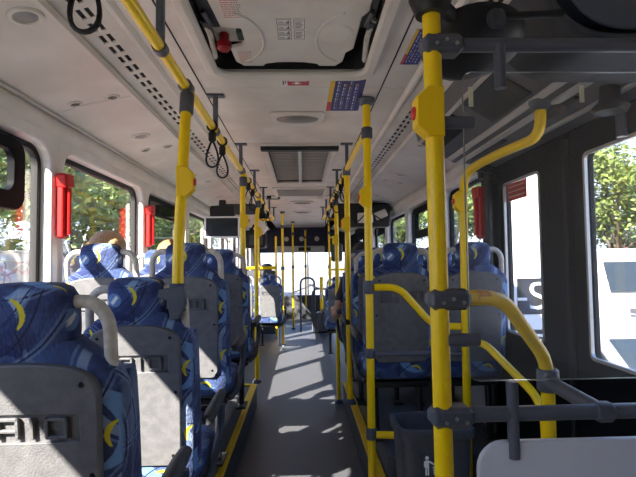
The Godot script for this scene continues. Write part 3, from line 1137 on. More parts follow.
func build_poles():
	var o := pole("grab_pole", "bent yellow pole with bell push rising from second aisle seat to ceiling rail", [Vector3(-.405, 1.25, -1.73), Vector3(-.405, 1.4, -1.73), Vector3(-.395, 1.93, -1.79), Vector3(-.395, 2.06, -1.83)])
	stop_box(o, Vector3(.006, .45, -.035), 1)
	clamp_on(o, Vector3(.01, .76, -.085), Vector3(0, 1, -.2), .09, .027)
	clamp_on(o, Vector3(0, .03, 0), Vector3.UP, .1, .03)
	var bk := MB.new()
	bk.prism([Vector2(-.06, .03), Vector2(.03, .045), Vector2(.035, -.02), Vector2(.01, -.075), Vector2(-.02, -.075), Vector2(-.03, -.01), Vector2(-.06, .0)], -.012, .022, Transform3D(Basis.IDENTITY, Vector3(.0, .03, .012)), .006)
	part(o, "bracket", bk, M.clamp)
	o = pole("grab_pole", "yellow pole with bell push rising from the foremost raised driver-side aisle seat", [Vector3(-.395, 1.3, -3.53), Vector3(-.395, 1.95, -3.53), Vector3(-.385, 2.06, -3.53)])
	stop_box(o, Vector3(.0, .41, 0), 1)
	clamp_on(o, Vector3(.005, .7, 0), Vector3.UP, .07)
	clamp_on(o, Vector3(0, .02, 0), Vector3.UP, .08, .03)
	part(o, "bracket", bxm(Vector3(-.03, .0, .03), Vector3(.1, .06, .03), .01), M.clamp)
	o = pole("grab_pole", "yellow floor pole with bell push at the end of the driver-side platform", [Vector3(-.42, .21, -4.83), Vector3(-.42, 1.8, -4.83), Vector3(-.39, 2.06, -4.83)])
	stop_box(o, Vector3(.01, 1.5, 0), 1)
	clamp_on(o, Vector3(.02, 1.78, 0), Vector3.UP, .07)
	flange(o, Vector3.ZERO, false)
	# door-side poles
	o = pole("grab_pole", "tall yellow pole at the guard rail beside the litter bin", [Vector3(.387, .0, -2.5), Vector3(.39, 2.26, -2.5)])
	stop_box(o, Vector3(.002, 1.74, 0), -1)
	flange(o, Vector3.ZERO, false)
	flange(o, Vector3(.003, 2.265, 0), true)
	clamp_on(o, Vector3(.003, 2.08, 0), Vector3.UP, .06, .03)
	clamp_on(o, Vector3(0, 1.265, 0), Vector3.UP, .07, .028)
	clamp_on(o, Vector3(0, .925, 0), Vector3.UP, .05, .028)
	clamp_on(o, Vector3(0, .515, 0), Vector3.UP, .06, .028)
	o = pole("grab_pole", "yellow pole with bell push beside the second door-side aisle seat", [Vector3(.375, .375, -3.5), Vector3(.375, 2.06, -3.5)])
	o.get_child(0).name = "tube"
	stop_box(o, Vector3(0, 1.3, 0), -1)
	flange(o, Vector3.ZERO, false)
	clamp_on(o, Vector3(0, 1.69, 0), Vector3.UP, .06)
	o = pole("grab_pole", "yellow pole with bell push at the end of the door-side platform", [Vector3(.39, .0, -4.82), Vector3(.39, 1.9, -4.82), Vector3(.375, 2.06, -4.82)])
	stop_box(o, Vector3(0, 1.62, 0), -1)
	flange(o, Vector3.ZERO, false)
	clamp_on(o, Vector3(-.01, 2.0, 0), Vector3.UP, .06)
	# guard behind the door-side seats: second pole turns into an overhead rail towards the door
	o = pole("grab_pole", "yellow pole turning overhead into a hand rail beside the folding door", [Vector3(.852, .21, -2.4), Vector3(.864, 1.84, -2.4), Vector3(.89, 1.86, -2.08), Vector3(.945, 1.865, -1.76), Vector3(.947, 2.0, -1.75)], "yellow grab poles", .13)
	stop_box(o, Vector3(.006, 1.49, 0), -1)
	flange(o, Vector3.ZERO, false)
	flange(o, Vector3(.095, 1.787, .65), true)
	clamp_on(o, Vector3(-.0, .79, 0), Vector3.UP, .06, .028)
	o = thing("guard_rail", "yellow guard rail bending down behind the shaded door-side seat", "rail", Vector3(.41, 1.265, -2.48))
	part(o, "upper_bar", tb(fillet([Vector3.ZERO, Vector3(.13, 0, 0), Vector3(.3, -.2, .02), Vector3(.43, -.2, .07)], .08), .018, 12), M.yellow)
	part(o, "middle_bar", tb([Vector3(0, -.34, 0), Vector3(.43, -.335, .07)], .014, 10), M.grey_tube)
	part(o, "lower_bar", tb([Vector3(0, -.75, 0), Vector3(.43, -.75, .07)], .018, 12), M.yellow)
	o = thing("hand_rail", "slim yellow hand rail sloping down from guard pole to door step", "rail", Vector3(.86, 1.0, -2.39))
	part(o, "tube", tb(fillet([Vector3.ZERO, Vector3(.07, -.01, .06), Vector3(.165, -.19, .43), Vector3(.167, -1.0, .44)], .1), .018, 12), M.yellow)
	flange(o, Vector3(.167, -1.0, .44), false)
	# front of the bus
	for q: Array in [[Vector3(-.29, 0, -8.1), 2.26, "yellow floor pole ahead of the low single seat"], [Vector3(-.155, 0, -10.1), 2.26, "yellow floor pole beside the turnstile hoops"], [Vector3(.6, 0, -9.9), 2.26, "yellow floor pole by the entrance beside the fare machine"], [Vector3(.12, .3, -11.6), 2.2, "thin yellow pole in front of the windscreen"], [Vector3(-.78, 0, -9.0), 2.26, "yellow floor pole behind the driver compartment"]]:
		o = pole("grab_pole", q[2], [q[0], Vector3(q[0].x, q[1], q[0].z)])
		flange(o, Vector3.ZERO, false)
		flange(o, Vector3(0, q[1] - q[0].y + .002, 0), true)
		clamp_on(o, Vector3(0, 1.3 - q[0].y, 0), Vector3.UP, .06)
		clamp_on(o, Vector3(0, 2.0 - q[0].y, 0), Vector3.UP, .06)

func build_partition():
	# rear screen across the door side: pole, two grey bars, glass above, white board below
	var z := -1.05
	var o := pole("grab_pole", "thick yellow pole with bell push carrying the glass screen", [Vector3(.347, .0, z), Vector3(.338, 1.985, z)], "yellow grab poles", .1, .0205)
	stop_box(o, Vector3(-.008, 1.73, 0), -1)
	flange(o, Vector3.ZERO, false)
	var t := MB.new()
	t.lathe([Vector2(.0, .12), Vector2(.05, .12), Vector2(.05, .03), Vector2(.035, -.01), Vector2(.0, -.012)], Transform3D(Basis.IDENTITY, Vector3(-.009, 1.965, 0)), 18)
	part(o, "top_socket", t, M.black)
	for y: float in [1.885, 1.315, 1.062]:
		var b := MB.new()
		b.box(Vector3(-.005 + .018, y, 0), Vector3(.095, .046, .06), Basis.IDENTITY, .014)
		var c := part(o, "clamp_block", b, M.clamp)
		for k in 3:
			var s := MB.new()
			s.lathe([Vector2(0, .002), Vector2(.004, .0015), Vector2(.005, -.003)], Transform3D(Basis(Vector3.RIGHT, PI / 2), Vector3(-.005 + k * .022, y - .006 + .008 * (k % 2), .031)), 8)
			part(c, "screw", s, M.metal)
	o = thing("glass_screen", "clear glass screen with grey bars above the white board", "screen", Vector3(.37, .4, z))
	part(o, "upper_bar", tb([Vector3(.02, 1.487, 0), Vector3(.86, 1.49, 0)], .0155, 14), M.grey_tube)
	part(o, "lower_bar", tb([Vector3(.02, .663, 0), Vector3(.86, .665, 0)], .0165, 14), M.grey_tube)
	var g := MB.new()
	g.prism(rrect(.035, .735, .85, 1.425, .022), -.004, .004, Transform3D.IDENTITY, .0015)
	part(o, "glass", g, M.glass_clear)
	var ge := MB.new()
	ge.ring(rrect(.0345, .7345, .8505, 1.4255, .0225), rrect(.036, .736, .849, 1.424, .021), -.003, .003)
	part(o, "edge_highlight", ge, M.glass_edge, "polished edge of the glass with its highlight painted pale")  # thin pale ring, the edge's highlight put into its colour
	for q: Array in [[.12, 1.385, 1.487], [.125, .57, .735]]:
		var b := MB.new()
		b.tube([Vector3(q[0], q[1], .006), Vector3(q[0], q[2], .006)], .0125, 12)
		part(o, "bracket_tube", b, M.grey_tube)
	for y: float in [1.308, .826]:
		var b := MB.new()
		b.tube([Vector3(-.015, y, .004), Vector3(.055, y, .004)], .0145, 12)
		part(o, "glass_clip", b, M.grey_tube)
	part(o, "tape_tab", bxm(Vector3(.052, 1.366, .006), Vector3(.011, .045, .003), .001), M.tape, "small pale tape tab")
	part(o, "tape_tab", bxm(Vector3(.306, 1.373, .006), Vector3(.011, .04, .003), .001), M.tape, "small pale tape tab")
	var w := MB.new()
	w.prism(rrect(.045, -.3, .85, .607, .06), -.008, .008, Transform3D.IDENTITY, .004)
	part(o, "white_board", w, M.white_panel, "white board under the lower grey bar")
	var cs := MB.new()
	cs.box(Vector3(.33, .663, .0), Vector3(.055, .042, .046), Basis.IDENTITY, .014)
	part(o, "bar_socket", cs, M.clamp)
	part(o, "end_post", tb([Vector3(.862, -.4, 0), Vector3(.862, 1.7, 0)], .018, 12), M.grey_tube)
	# large yellow rail bending from the pole down beside the board
	o = thing("hand_rail", "thick yellow hand rail bending down from the screen pole behind glass", "rail", Vector3(.385, 1.314, -1.07))
	var p := fillet([Vector3.ZERO, Vector3(.13, -.004, -.06), Vector3(.305, -.185, -.2), Vector3(.308, -1.3, -.21)], .055, 8)
	part(o, "tube", tb(p, .0175, 14), M.yellow)
	flange(o, Vector3(.308, -1.308, -.21), false)
	var wn := MB.new()
	wn.tube([Vector3(.045, 0, -.021), Vector3(.085, -.002, -.04)], .0178, 14)
	part(o, "worn_patch", wn, M.worn, "scuffed orange patch of worn paint")
	var b2 := MB.new()
	b2.tube([Vector3(.3, -.235, -.2), Vector3(.31, -.25, .015)], .018, 12)
	part(o, "link_arm", b2, M.clamp)
	clamp_on(o, Vector3(.306, -.235, -.2), Vector3.UP, .06, .028)

func build_rails():
	var o := thing("ceiling_rail", "long yellow ceiling rail above the driver-side aisle seats", "rail", Vector3(-.4, 2.08, 0))
	part(o, "tube", tb(fillet([Vector3(0, 0, 1.4), Vector3(0, 0, -7.55), Vector3(-.3, 0, -7.6)], .12), .018, 12), M.yellow)
	for z: float in [.5, -.45, -1.49, -2.45, -3.47, -4.47, -5.5, -6.5, -7.5]:
		tee(o, Vector3(0, 0, z))
	for z: float in [-1.83, -3.53, -4.83]:
		clamp_on(o, Vector3(0, 0, z), Vector3(0, 0, 1), .06, .027)
	o = thing("ceiling_rail", "long yellow ceiling rail above the door-side aisle seats", "rail", Vector3(.375, 2.08, 0))
	part(o, "tube", tb(fillet([Vector3(.01, 0, -2.51), Vector3(0, 0, -2.8), Vector3(0, 0, -7.55), Vector3(.3, 0, -7.6)], .12), .018, 12), M.yellow)
	for z: float in [-3.47, -4.47, -5.5, -6.5, -7.5]:
		tee(o, Vector3(0, 0, z))
	for z: float in [-3.5, -4.82]:
		clamp_on(o, Vector3(0, 0, z), Vector3(0, 0, 1), .06, .027)
	# hand straps hanging from both rails
	var first: Node3D = null
	var count := {}
	for q: Array in [[-.4, -.97], [-.4, -2.36], [-.4, -2.66], [-.4, -3.95], [-.4, -4.3], [-.4, -5.4], [-.4, -6.2], [.375, -3.75], [.375, -4.05], [.375, -4.6], [.375, -5.3], [.375, -6.2]]:
		var side := "driver-side" if q[0] < 0 else "door-side"
		count[side] = count.get(side, -1) + 1
		var lab := "%s black hand strap from the rear on the %s ceiling rail" % [ORD[count[side]], side]
		var g := "hand straps on the driver-side rail" if q[0] < 0 else "hand straps on the door-side rail"
		if first == null:
			first = strap(lab, g)
			first.position = Vector3(q[0], 2.08, q[1])
		else:
			copy(first, Vector3(q[0], 2.08, q[1]), lab, g).rotation.y = rng.randf_range(-.5, .5)

func tee(o: Node3D, at: Vector3):
	var b := MB.new()
	b.box(at + Vector3(0, .105, 0), Vector3(.024, .17, .03), Basis.IDENTITY, .005)
	b.box(at + Vector3(0, .185, 0), Vector3(.09, .012, .05), Basis.IDENTITY, .004)
	b.lathe([Vector2(.018, -.02), Vector2(.023, -.02), Vector2(.024, 0), Vector2(.023, .02), Vector2(.018, .02)], Transform3D(Basis(Vector3.RIGHT, PI / 2), at), 14)
	part(o, "tee_bracket", b, M.clamp)

func strap(label: String, group: String) -> Node3D:
	var o := thing("hand_strap", label, "strap", Vector3.ZERO, group)
	var l := MB.new()
	var p := []
	for i in 16:
		var a := TAU * i / 16
		p.append(Vector3(sin(a) * .0235, cos(a) * .0235, 0))
	l.tube(p, .006, 8, true)
	part(o, "rail_loop", l, M.strap)
	var g := MB.new()
	g.box(Vector3(0, -.052, 0), Vector3(.036, .06, .03), Basis.IDENTITY, .011)
	part(o, "buckle", g, M.rubber)
	var d := MB.new()
	var q := []
	for i in 28:
		var t := TAU * i / 28
		q.append(Vector3(sin(t) * .027 * (1.0 - .55 * cos(t)), -.14 + cos(t) * .065, 0))
	d.tube(q, .005, 8, true, 1.5)
	part(o, "wrist_loop", d, M.strap)
	return o

# ------------------------------------------------------------------ fittings
func print_on(parent: Node3D, called: String, a: Vector3, b: Vector3, c: Vector3, d: Vector3, out: Vector3, m: Material, label := ""):
	# thin printed sheet with its own thickness; corners run bottom-left, bottom-right, top-right, top-left
	var q := MB.new()
	q.quad(a, b, c, d, out)
	var h := -out.normalized() * .0015
	for e: Array in [[a, b], [b, c], [c, d], [d, a]]:
		q.quad(e[0], e[1], e[1] + h, e[0] + h, (e[0] + e[1]) * .5 - (a + c) * .5)
	return part(parent, called, q, m, label)

func build_fittings():
	var flat := Transform3D(Basis(Vector3(1, 0, 0), Vector3(0, 0, -1), Vector3(0, 1, 0)), Vector3.ZERO)
	# roof hatch
	var o := thing("roof_hatch", "white roof escape hatch with red knob and printed instructions", "hatch", Vector3(0, 2.27, -1.76))
	var hx := Transform3D(flat.basis, Vector3.ZERO)
	var m := MB.new()
	m.ring(rrect(-.375, -.43, .375, .43, .09, 8), rrect(-.325, -.38, .325, .38, .06, 8), -.03, .012, hx, .01, .018)
	part(o, "frame", m, M.lid)
	m = MB.new()
	m.ring(rrect(-.342, -.39, .342, .39, .06, 8), rrect(-.325, -.38, .325, .38, .06, 8), .012, .12, hx)
	m.box(Vector3(0, .125, 0), Vector3(.66, .01, .76), Basis.IDENTITY, .001)
	part(o, "well", m, M.rubber)
	# lid with notches that show the mechanism on both sides
	m = MB.new()
	var lid := [Vector2(-.29, -.372), Vector2(.29, -.372), Vector2(.292, -.1), Vector2(.27, -.06), Vector2(.265, .2), Vector2(.235, .24), Vector2(.23, .33), Vector2(.2, .374), Vector2(.125, .374), Vector2(.11, .35), Vector2(.06, .336), Vector2(0, .332), Vector2(-.06, .336), Vector2(-.11, .35), Vector2(-.125, .374), Vector2(-.215, .374), Vector2(-.245, .33), Vector2(-.25, .2), Vector2(-.2, .17), Vector2(-.185, .13), Vector2(-.185, .03), Vector2(-.262, .01), Vector2(-.27, -.1)]
	m.prism(lid, .02, .04, hx, .006)
	var ld := part(o, "lid", m, M.lid)
	for s: int in [-1, 1]:
		m = MB.new()
		var arc := []
		for i in 21:
			var a := -1.2 + 2.4 * i / 20.0
			arc.append(Vector3(s * (-.255 + cos(a) * .15), .018, -.11 - sin(a) * .22))
		m.tube(arc, .005, 6)
		part(ld, "moulded_rib", m, M.lid)
	m = MB.new()
	m.box(Vector3(-.235, .05, -.1), Vector3(.14, .012, .17), Basis.IDENTITY, .004)
	part(o, "latch_plate", m, M.lid)
	m = MB.new()
	m.lathe([Vector2(0, -.045), Vector2(.022, -.045), Vector2(.03, -.035), Vector2(.03, -.012), Vector2(.02, 0), Vector2(.02, .04)], Transform3D(Basis.IDENTITY, Vector3(-.262, .02, -.115)), 6, .9)
	part(o, "knob", m, M.red_dark, "red hexagonal release knob")
	m = MB.new()
	m.tube(fillet([Vector3(-.315, .02, .04), Vector3(-.3, .0, -.03), Vector3(-.318, .0, -.23)], .03), .011, 10)
	part(o, "lever", m, M.handle)
	m = MB.new()
	m.tube(fillet([Vector3(.315, .02, .05), Vector3(.3, .0, -.05), Vector3(.318, .0, -.26)], .03), .011, 10)
	part(o, "lever", m, M.handle)
	for s: int in [-1, 1]:
		m = MB.new()
		m.box(Vector3(s * .29, .04, .07), Vector3(.06, .03, .2), Basis.IDENTITY, .006)
		m.tube([Vector3(s * .3, .01, .12), Vector3(s * .285, .008, .03)], .009, 8)
		m.box(Vector3(s * .305, .015, .02), Vector3(.03, .025, .05), Basis.IDENTITY, .005)
		part(o, "hinge", m, M.dark_grey)
	part(o, "green_catch", bxm(Vector3(-.195, .03, -.09), Vector3(.025, .02, .07), .004), mat(rgb(30, 62, 52), .5))
	m = MB.new()
	var dish := []
	for q: Array in [[.0, .019], [.03, .02], [.05, .022], [.066, .026]]:
		dish.append(Vector2(q[0], q[1] - .006))
	m.lathe([Vector2(0, .012), Vector2(.045, .0135), Vector2(.055, .0165), Vector2(.06, .021)], Transform3D(Basis.IDENTITY.scaled(Vector3(1.2, 1, 1.3)), Vector3(.18, 0, -.06)), 24)
	part(o, "finger_dish", m, M.lid)
	var dn := Vector3(0, -1, 0)
	print_on(o, "instruction_print", Vector3(-.05, .0185, .055), Vector3(.065, .0185, .055), Vector3(.065, .0185, -.115), Vector3(-.05, .0185, -.115), dn, M.print_table, "printed pictogram table")
	print_on(o, "notice_print", Vector3(-.235, .0185, .05), Vector3(-.165, .0185, .05), Vector3(-.165, .0185, .24), Vector3(-.235, .0185, .24), dn, M.print_notes, "red printed notice")
	print_on(o, "notice_print", Vector3(-.225, .0185, -.34), Vector3(-.165, .0185, -.34), Vector3(-.165, .0185, -.22), Vector3(-.225, .0185, -.22), dn, M.print_notes, "orange printed notice")
	# stickers on the ceiling
	var st := thing("sticker", "small red and white emergency sticker beside the roof hatch", "sticker", Vector3(.013, 2.2675, -2.266))
	print_on(st, "print", Vector3(-.069, 0, .045), Vector3(.069, 0, .045), Vector3(.069, 0, -.045), Vector3(-.069, 0, -.045), dn, M.print_red)
	st = thing("sticker", "blue notice sticker with yellow and red edge beside the ceiling pole", "sticker", Vector3(.275, 2.2675, -2.47))
	print_on(st, "print", Vector3(-.09, 0, -.235), Vector3(.095, 0, -.235), Vector3(.08, 0, .235), Vector3(-.088, 0, .235), dn, M.print_blue)
	st = thing("sticker", "blue notice sticker with yellow edge on the slotted side strip", "sticker", Vector3(.52, 2.2675, -1.9))
	print_on(st, "print", Vector3(-.04, 0, -.16), Vector3(.04, 0, -.16), Vector3(.04, 0, .16), Vector3(-.04, 0, .16), dn, M.print_blue)
	# interior dome lamps (unlit by day)
	for q: Array in [[Vector3(.02, 2.27, -2.83), .13, .075, "oval ceiling lamp between roof hatch and air grille"], [Vector3(.05, 2.27, -6.9), .13, .08, "oval ceiling lamp ahead of the air grilles, rearmost of two"], [Vector3(.05, 2.27, -8.2), .13, .08, "oval ceiling lamp ahead of the air grilles, foremost of two"]]:
		o = thing("ceiling_lamp", q[3], "lamp", q[0])
		m = MB.new()
		m.prism(rrect(-q[1] * 1.25, -q[2] * 1.55, q[1] * 1.25, q[2] * 1.55, .03), -.014, -.0, hx, .006)
		part(o, "housing", m, M.lid)
		m = MB.new()
		m.lathe([Vector2(0, -.03), Vector2(q[2] * .6, -.027), Vector2(q[2] * .92, -.02), Vector2(q[2], -.012)], Transform3D(Basis.IDENTITY.scaled(Vector3(q[1] / q[2], 1, 1)), Vector3.ZERO), 28)
		part(o, "lens", m, M.lens)
	# air grille
	o = thing("air_grille", "large ceiling air grille with grey slats and centre divider", "grille", Vector3(.03, 2.27, -4.36))
	m = MB.new()
	m.ring(rect_like(-.29, -.87, .29, .87), rect_like(-.25, -.82, .25, .82), -.012, .012, hx, .004, .006)
	part(o, "frame", m, M.lid)
	part(o, "duct", bxm(Vector3(0, .09, 0), Vector3(.5, .012, 1.64), .001), M.rubber)
	part(o, "front_lip", bxm(Vector3(0, -.016, .83), Vector3(.58, .05, .06), .004), M.black)
	var sl := MB.new()
	sl.box(Vector3.ZERO, Vector3(.235, .004, .032), Basis(Vector3.RIGHT, -.05), .001)
	var slm := sl.mesh(M.slat)
	for s: int in [-1, 1]:
		for i in 26:
			again(o, "slat", slm, Vector3(s * .128, .02, .77 - i * .0615))
	part(o, "divider", bxm(Vector3(0, .006, 0), Vector3(.03, .03, 1.62), .004), M.alu)
	part(o, "side_rail", bxm(Vector3(.24, .006, 0), Vector3(.018, .03, 1.62), .004), M.alu)
	o = thing("air_grille", "smaller ceiling air grille with one dark opening, farther forward", "grille", Vector3(.03, 2.27, -5.85))
	m = MB.new()
	m.ring(rect_like(-.33, -.35, .33, .35), rect_like(-.28, -.3, .28, .3), -.02, -.001, hx, .004, .006)
	part(o, "frame", m, M.lid)
	part(o, "duct", bxm(Vector3(0, -.006, 0), Vector3(.56, .004, .6), .001), M.black)
	sl = MB.new()
	sl.box(Vector3.ZERO, Vector3(.55, .004, .035), Basis(Vector3.RIGHT, -.05), .001)
	slm = sl.mesh(M.slat)
	for i in 9:
		again(o, "slat", slm, Vector3(0, -.015, .26 - i * .065))
	# little square lamps near the rails
	for q: Array in [[-.33, "small square ceiling spot near the driver-side rail"], [.34, "small square ceiling spot near the door-side rail"]]:
		o = thing("ceiling_spot", q[1], "lamp", Vector3(q[0], 2.27, -6.25))
		part(o, "housing", bxm(Vector3(0, -.02, 0), Vector3(.17, .04, .12), .01), M.black if q[0] < 0 else M.lid)
		part(o, "lens", bxm(Vector3(.02, -.022, .055), Vector3(.09, .034, .02), .006), M.lamp_lens)
	# recessed round lamps and air nozzles in the coves
	for s: int in [-1, 1]:
		var nl := -1
		var nn := -1
		for q: Array in [[.835, 1.52], [.93, 2.9], [.93, 4.25], [.93, 5.6]]:
			if s > 0 and q[1] < 3.0:
				continue
			var side := "driver-side" if s < 0 else "door-side"
			nl += 1
			o = thing("cove_lamp", "%s round recessed lamp from the rear in the %s cove" % [ORD[nl], side], "lamp", cove(s, q[0], -q[1]), "round lamps in the %s cove" % side)
			o.basis = cove_basis(s, q[0])
			m = MB.new()
			m.lathe([Vector2(.036, -.003), Vector2(.04, -.008), Vector2(.05, -.007), Vector2(.055, -.001), Vector2(.055, .003)], Transform3D.IDENTITY, 24)
			part(o, "bezel", m, M.lid)
			m = MB.new()
			m.lathe([Vector2(0, -.007), Vector2(.02, -.006), Vector2(.037, -.002), Vector2(.037, .003)], Transform3D.IDENTITY, 20)
			part(o, "lens", m, M.lens)
		for q: Array in [[1.02, 2.25], [.85, 2.26], [1.0, 3.2], [.86, 3.22], [1.0, 4.6], [.86, 4.62]]:
			if s > 0 and q[1] < 3.0:
				continue
			var side := "driver-side" if s < 0 else "door-side"
			nn += 1
			o = thing("air_nozzle", "small round air nozzle in the %s cove, %s pair from the rear, %s one" % [side, ORD[nn / 2], "window-side" if nn % 2 == 0 else "aisle-side"], "nozzle", cove(s, q[0], -q[1]), "air nozzles in the %s cove" % side)
			o.basis = cove_basis(s, q[0])
			m = MB.new()
			m.lathe([Vector2(.02, .002), Vector2(.022, -.006), Vector2(.03, -.006), Vector2(.034, .0)], Transform3D.IDENTITY, 18)
			part(o, "bezel", m, M.lid)
			m = MB.new()
			m.lathe([Vector2(0, -.001), Vector2(.021, -.001), Vector2(.021, .003)], Transform3D.IDENTITY, 14)
			part(o, "throat", m, M.rubber)
			m = MB.new()
			for k: int in [-1, 0, 1]:
				m.box(Vector3(k * .011, -.004, 0), Vector3(.003, .004, .034), Basis.IDENTITY, .001)
			part(o, "vane", m, M.trim)
	# emergency hammer holders on the window posts
	for q: Array in [[-1, 2.39, "red emergency hammer holder on the post behind the light-haired passenger"], [-1, 3.72, "red emergency hammer holder on the post behind the brown-haired passenger"], [1, 4.015, "red emergency hammer holder on the post beside the second door-side row"], [1, 2.895, "red emergency hammer holder on the black door jamb"]]:
		var s: int = q[0]
		o = thing("hammer_holder", q[2], "hammer holder", Vector3(LW if s < 0 else (RW if q[1] > 3.5 else RW - .06), 1.53, -q[1]), "red emergency hammer holders")
		m = MB.new()
		m.box(Vector3(-s * .022, .13, 0), Vector3(.04, .26, .07), Basis.IDENTITY, .012)
		part(o, "case", m, M.red)
		m = MB.new()
		m.box(Vector3(-s * .03, .285, .0), Vector3(.058, .075, .088), Basis(Vector3(1, 0, 0), .12), .012)
		part(o, "head_cover", m, M.red)
		part(o, "grip", tb([Vector3(-s * .05, .02, 0), Vector3(-s * .05, .25, 0)], .013, 10), M.red)
	# litter bin by the guard rail
	o = thing("litter_bin", "dark grey plastic litter bin with white tidy-person symbol", "bin", Vector3(.59, -.0, -2.1))
	var outer := []
	var inner := []
	for q: Array in [[.0, .105, .075], [.01, .112, .082], [.56, .146, .108], [.66, .15, .112], [.665, .162, .124], [.7, .164, .126], [.707, .16, .122]]:
		outer.append(sup(0, 0, q[1], q[2], q[0], 32, 7.0))
	for q: Array in [[.707, .16, .122], [.705, .145, .107], [.56, .138, .1], [.03, .104, .074]]:
		inner.append(sup(0, 0, q[1], q[2], q[0], 32, 7.0))
	m = MB.new()
	m.loft(outer, false)
	m.loft(inner, false)
	m.box(Vector3(0, .012, 0), Vector3(.2, .02, .14), Basis.IDENTITY, .004)
	part(o, "body", m, M.dark_grey)
	print_on(o, "symbol", Vector3(-.075, .51, .107), Vector3(.015, .51, .107), Vector3(.015, .605, .1125), Vector3(-.075, .605, .1125), Vector3(0, 0, 1), M.print_bin, "white symbol of a person dropping litter")
	# door gear cover above the folding door
	var tr := structure("trim_4")
	m = MB.new()
	m.prism([Vector2(.725, 2.2), Vector2(.745, 2.115), Vector2(.95, 1.99), Vector2(1.215, 1.96), Vector2(1.215, 2.13), Vector2(.76, 2.21)], -2.84, -1.42, Transform3D.IDENTITY, .012)
	part(tr, "gear_cover", m, M.gear)
	var sb := Basis(Vector3(0, 0, 1), atan2(-.125, .205))
	m = MB.new()
	m.box(Vector3(.83, 2.062, -1.9), Vector3(.17, .016, .36), sb, .006)
	var sp := part(tr, "speaker_grille", m, M.black, "dark perforated speaker grille")
	var dot := MB.new()
	for i in 9:
		for j in 19:
			dot.box(Vector3(.83, 2.062, -1.9) + sb * Vector3((i - 4) * .017, -.0085, (j - 9) * .0175), Vector3(.011, .003, .0115), sb, .001)
	part(sp, "perforation", dot, M.dark_grey).set_meta("kind", "stuff")
	part(tr, "service_slot", bxm(Vector3(1.02, 1.978, -2.5), Vector3(.035, .012, .5), .003), M.rubber)
	part(tr, "service_slot", bxm(Vector3(1.03, 1.977, -1.8), Vector3(.03, .012, .3), .003), M.rubber)
	m = MB.new()
	m.box(Vector3(.81, 2.075, -2.45), Vector3(.1, .016, .42), sb, .003)
	part(tr, "service_opening", m, M.rubber)
	for q: Array in [[.752, 2.106, .02], [.925, 2.002, .03], [.985, 1.982, .04], [1.12, 1.965, .03]]:
		m = MB.new()
		m.box(Vector3(q[0], q[1], -2.13), Vector3(q[2], .014, 1.36), sb if q[0] < .95 else Basis.IDENTITY, .005)
		part(tr, "cover_ridge", m, M.trim)
	m = MB.new()
	m.lathe([Vector2(0, -.1), Vector2(.05, -.1), Vector2(.06, -.085), Vector2(.034, -.06), Vector2(.03, .0), Vector2(.04, .01)], Transform3D(Basis.IDENTITY, Vector3(1.08, 1.99, -1.55)), 16)
	part(tr, "stop_buffer", m, M.black)
	m = MB.new()
	m.lathe([Vector2(0, -.05), Vector2(.03, -.05), Vector2(.045, -.01), Vector2(.045, .02)], Transform3D(Basis.IDENTITY, Vector3(1.01, 1.985, -1.76)), 14)
	part(tr, "stop_buffer", m, M.dark_grey)
	part(tr, "lock_rod", tb([Vector3(1.15, 1.82, -1.6), Vector3(1.15, 2.0, -1.6)], .017, 10), M.grey_tube)
	# slate locker over the screen
	o = thing("overhead_locker", "slate grey overhead locker with rounded end above the glass screen", "locker", Vector3(.925, 1.935, -1.25))
	m = MB.new()
	var lk := [Vector2(.28, .0), Vector2(.28, .18), Vector2(-.3, .18), Vector2(-.3, .17)]
	for j in 9:
		var a := PI + PI * .5 * j / 8
		lk.append(Vector2(-.13 + cos(a) * .165, .165 + sin(a) * .165))
	m.prism(lk, -.16, .14, Transform3D.IDENTITY, .012)
	part(o, "body", m, M.dark_grey)
	m = MB.new()
	var lf := []
	for v: Vector2 in lk:
		lf.append(v * Vector2(.9, .86) + Vector2(.02, .02))
	m.prism(lf, .135, .15, Transform3D.IDENTITY, .006)
	part(o, "front_panel", m, M.slate)
	# black domed cover with strut beside the pole top
	o = thing("dome_cover", "black round domed cover hanging beside the screen pole top", "cover", Vector3(.487, 1.945, -1.2))
	var db := Basis(Vector3.RIGHT, -.35)
	m = MB.new()
	m.lathe([Vector2(0, -.022), Vector2(.055, -.02), Vector2(.1, -.01), Vector2(.128, .008), Vector2(.132, .02), Vector2(.11, .04), Vector2(.05, .05), Vector2(0, .052)], Transform3D(db, Vector3.ZERO), 32)
	part(o, "dome", m, M.black)
	part(o, "strut", tb([Vector3(.02, .035, .1), Vector3(.2, .055, .08)], .01, 8), M.black)
	part(o, "boss", bxm(Vector3(.02, .03, .105), Vector3(.045, .05, .03), .012), M.dark_grey)
	part(o, "stem", tb([Vector3(0, .035, 0), Vector3(-.148, .06, .15)], .018, 10), M.black)

func cove(s: int, x: float, z: float) -> Vector3:
	var y: float
	if x < .98:
		y = lerpf(2.212, 2.168, (x - .755) / .225)
	else:
		y = lerpf(2.168, 2.112, (x - .98) / ((1.16 if s < 0 else 1.22) - .98))
	return Vector3(s * x, y, z)

func cove_basis(s: int, x: float) -> Basis:
	return Basis(Vector3(0, 0, 1), -s * (.193 if x < .98 else .28))

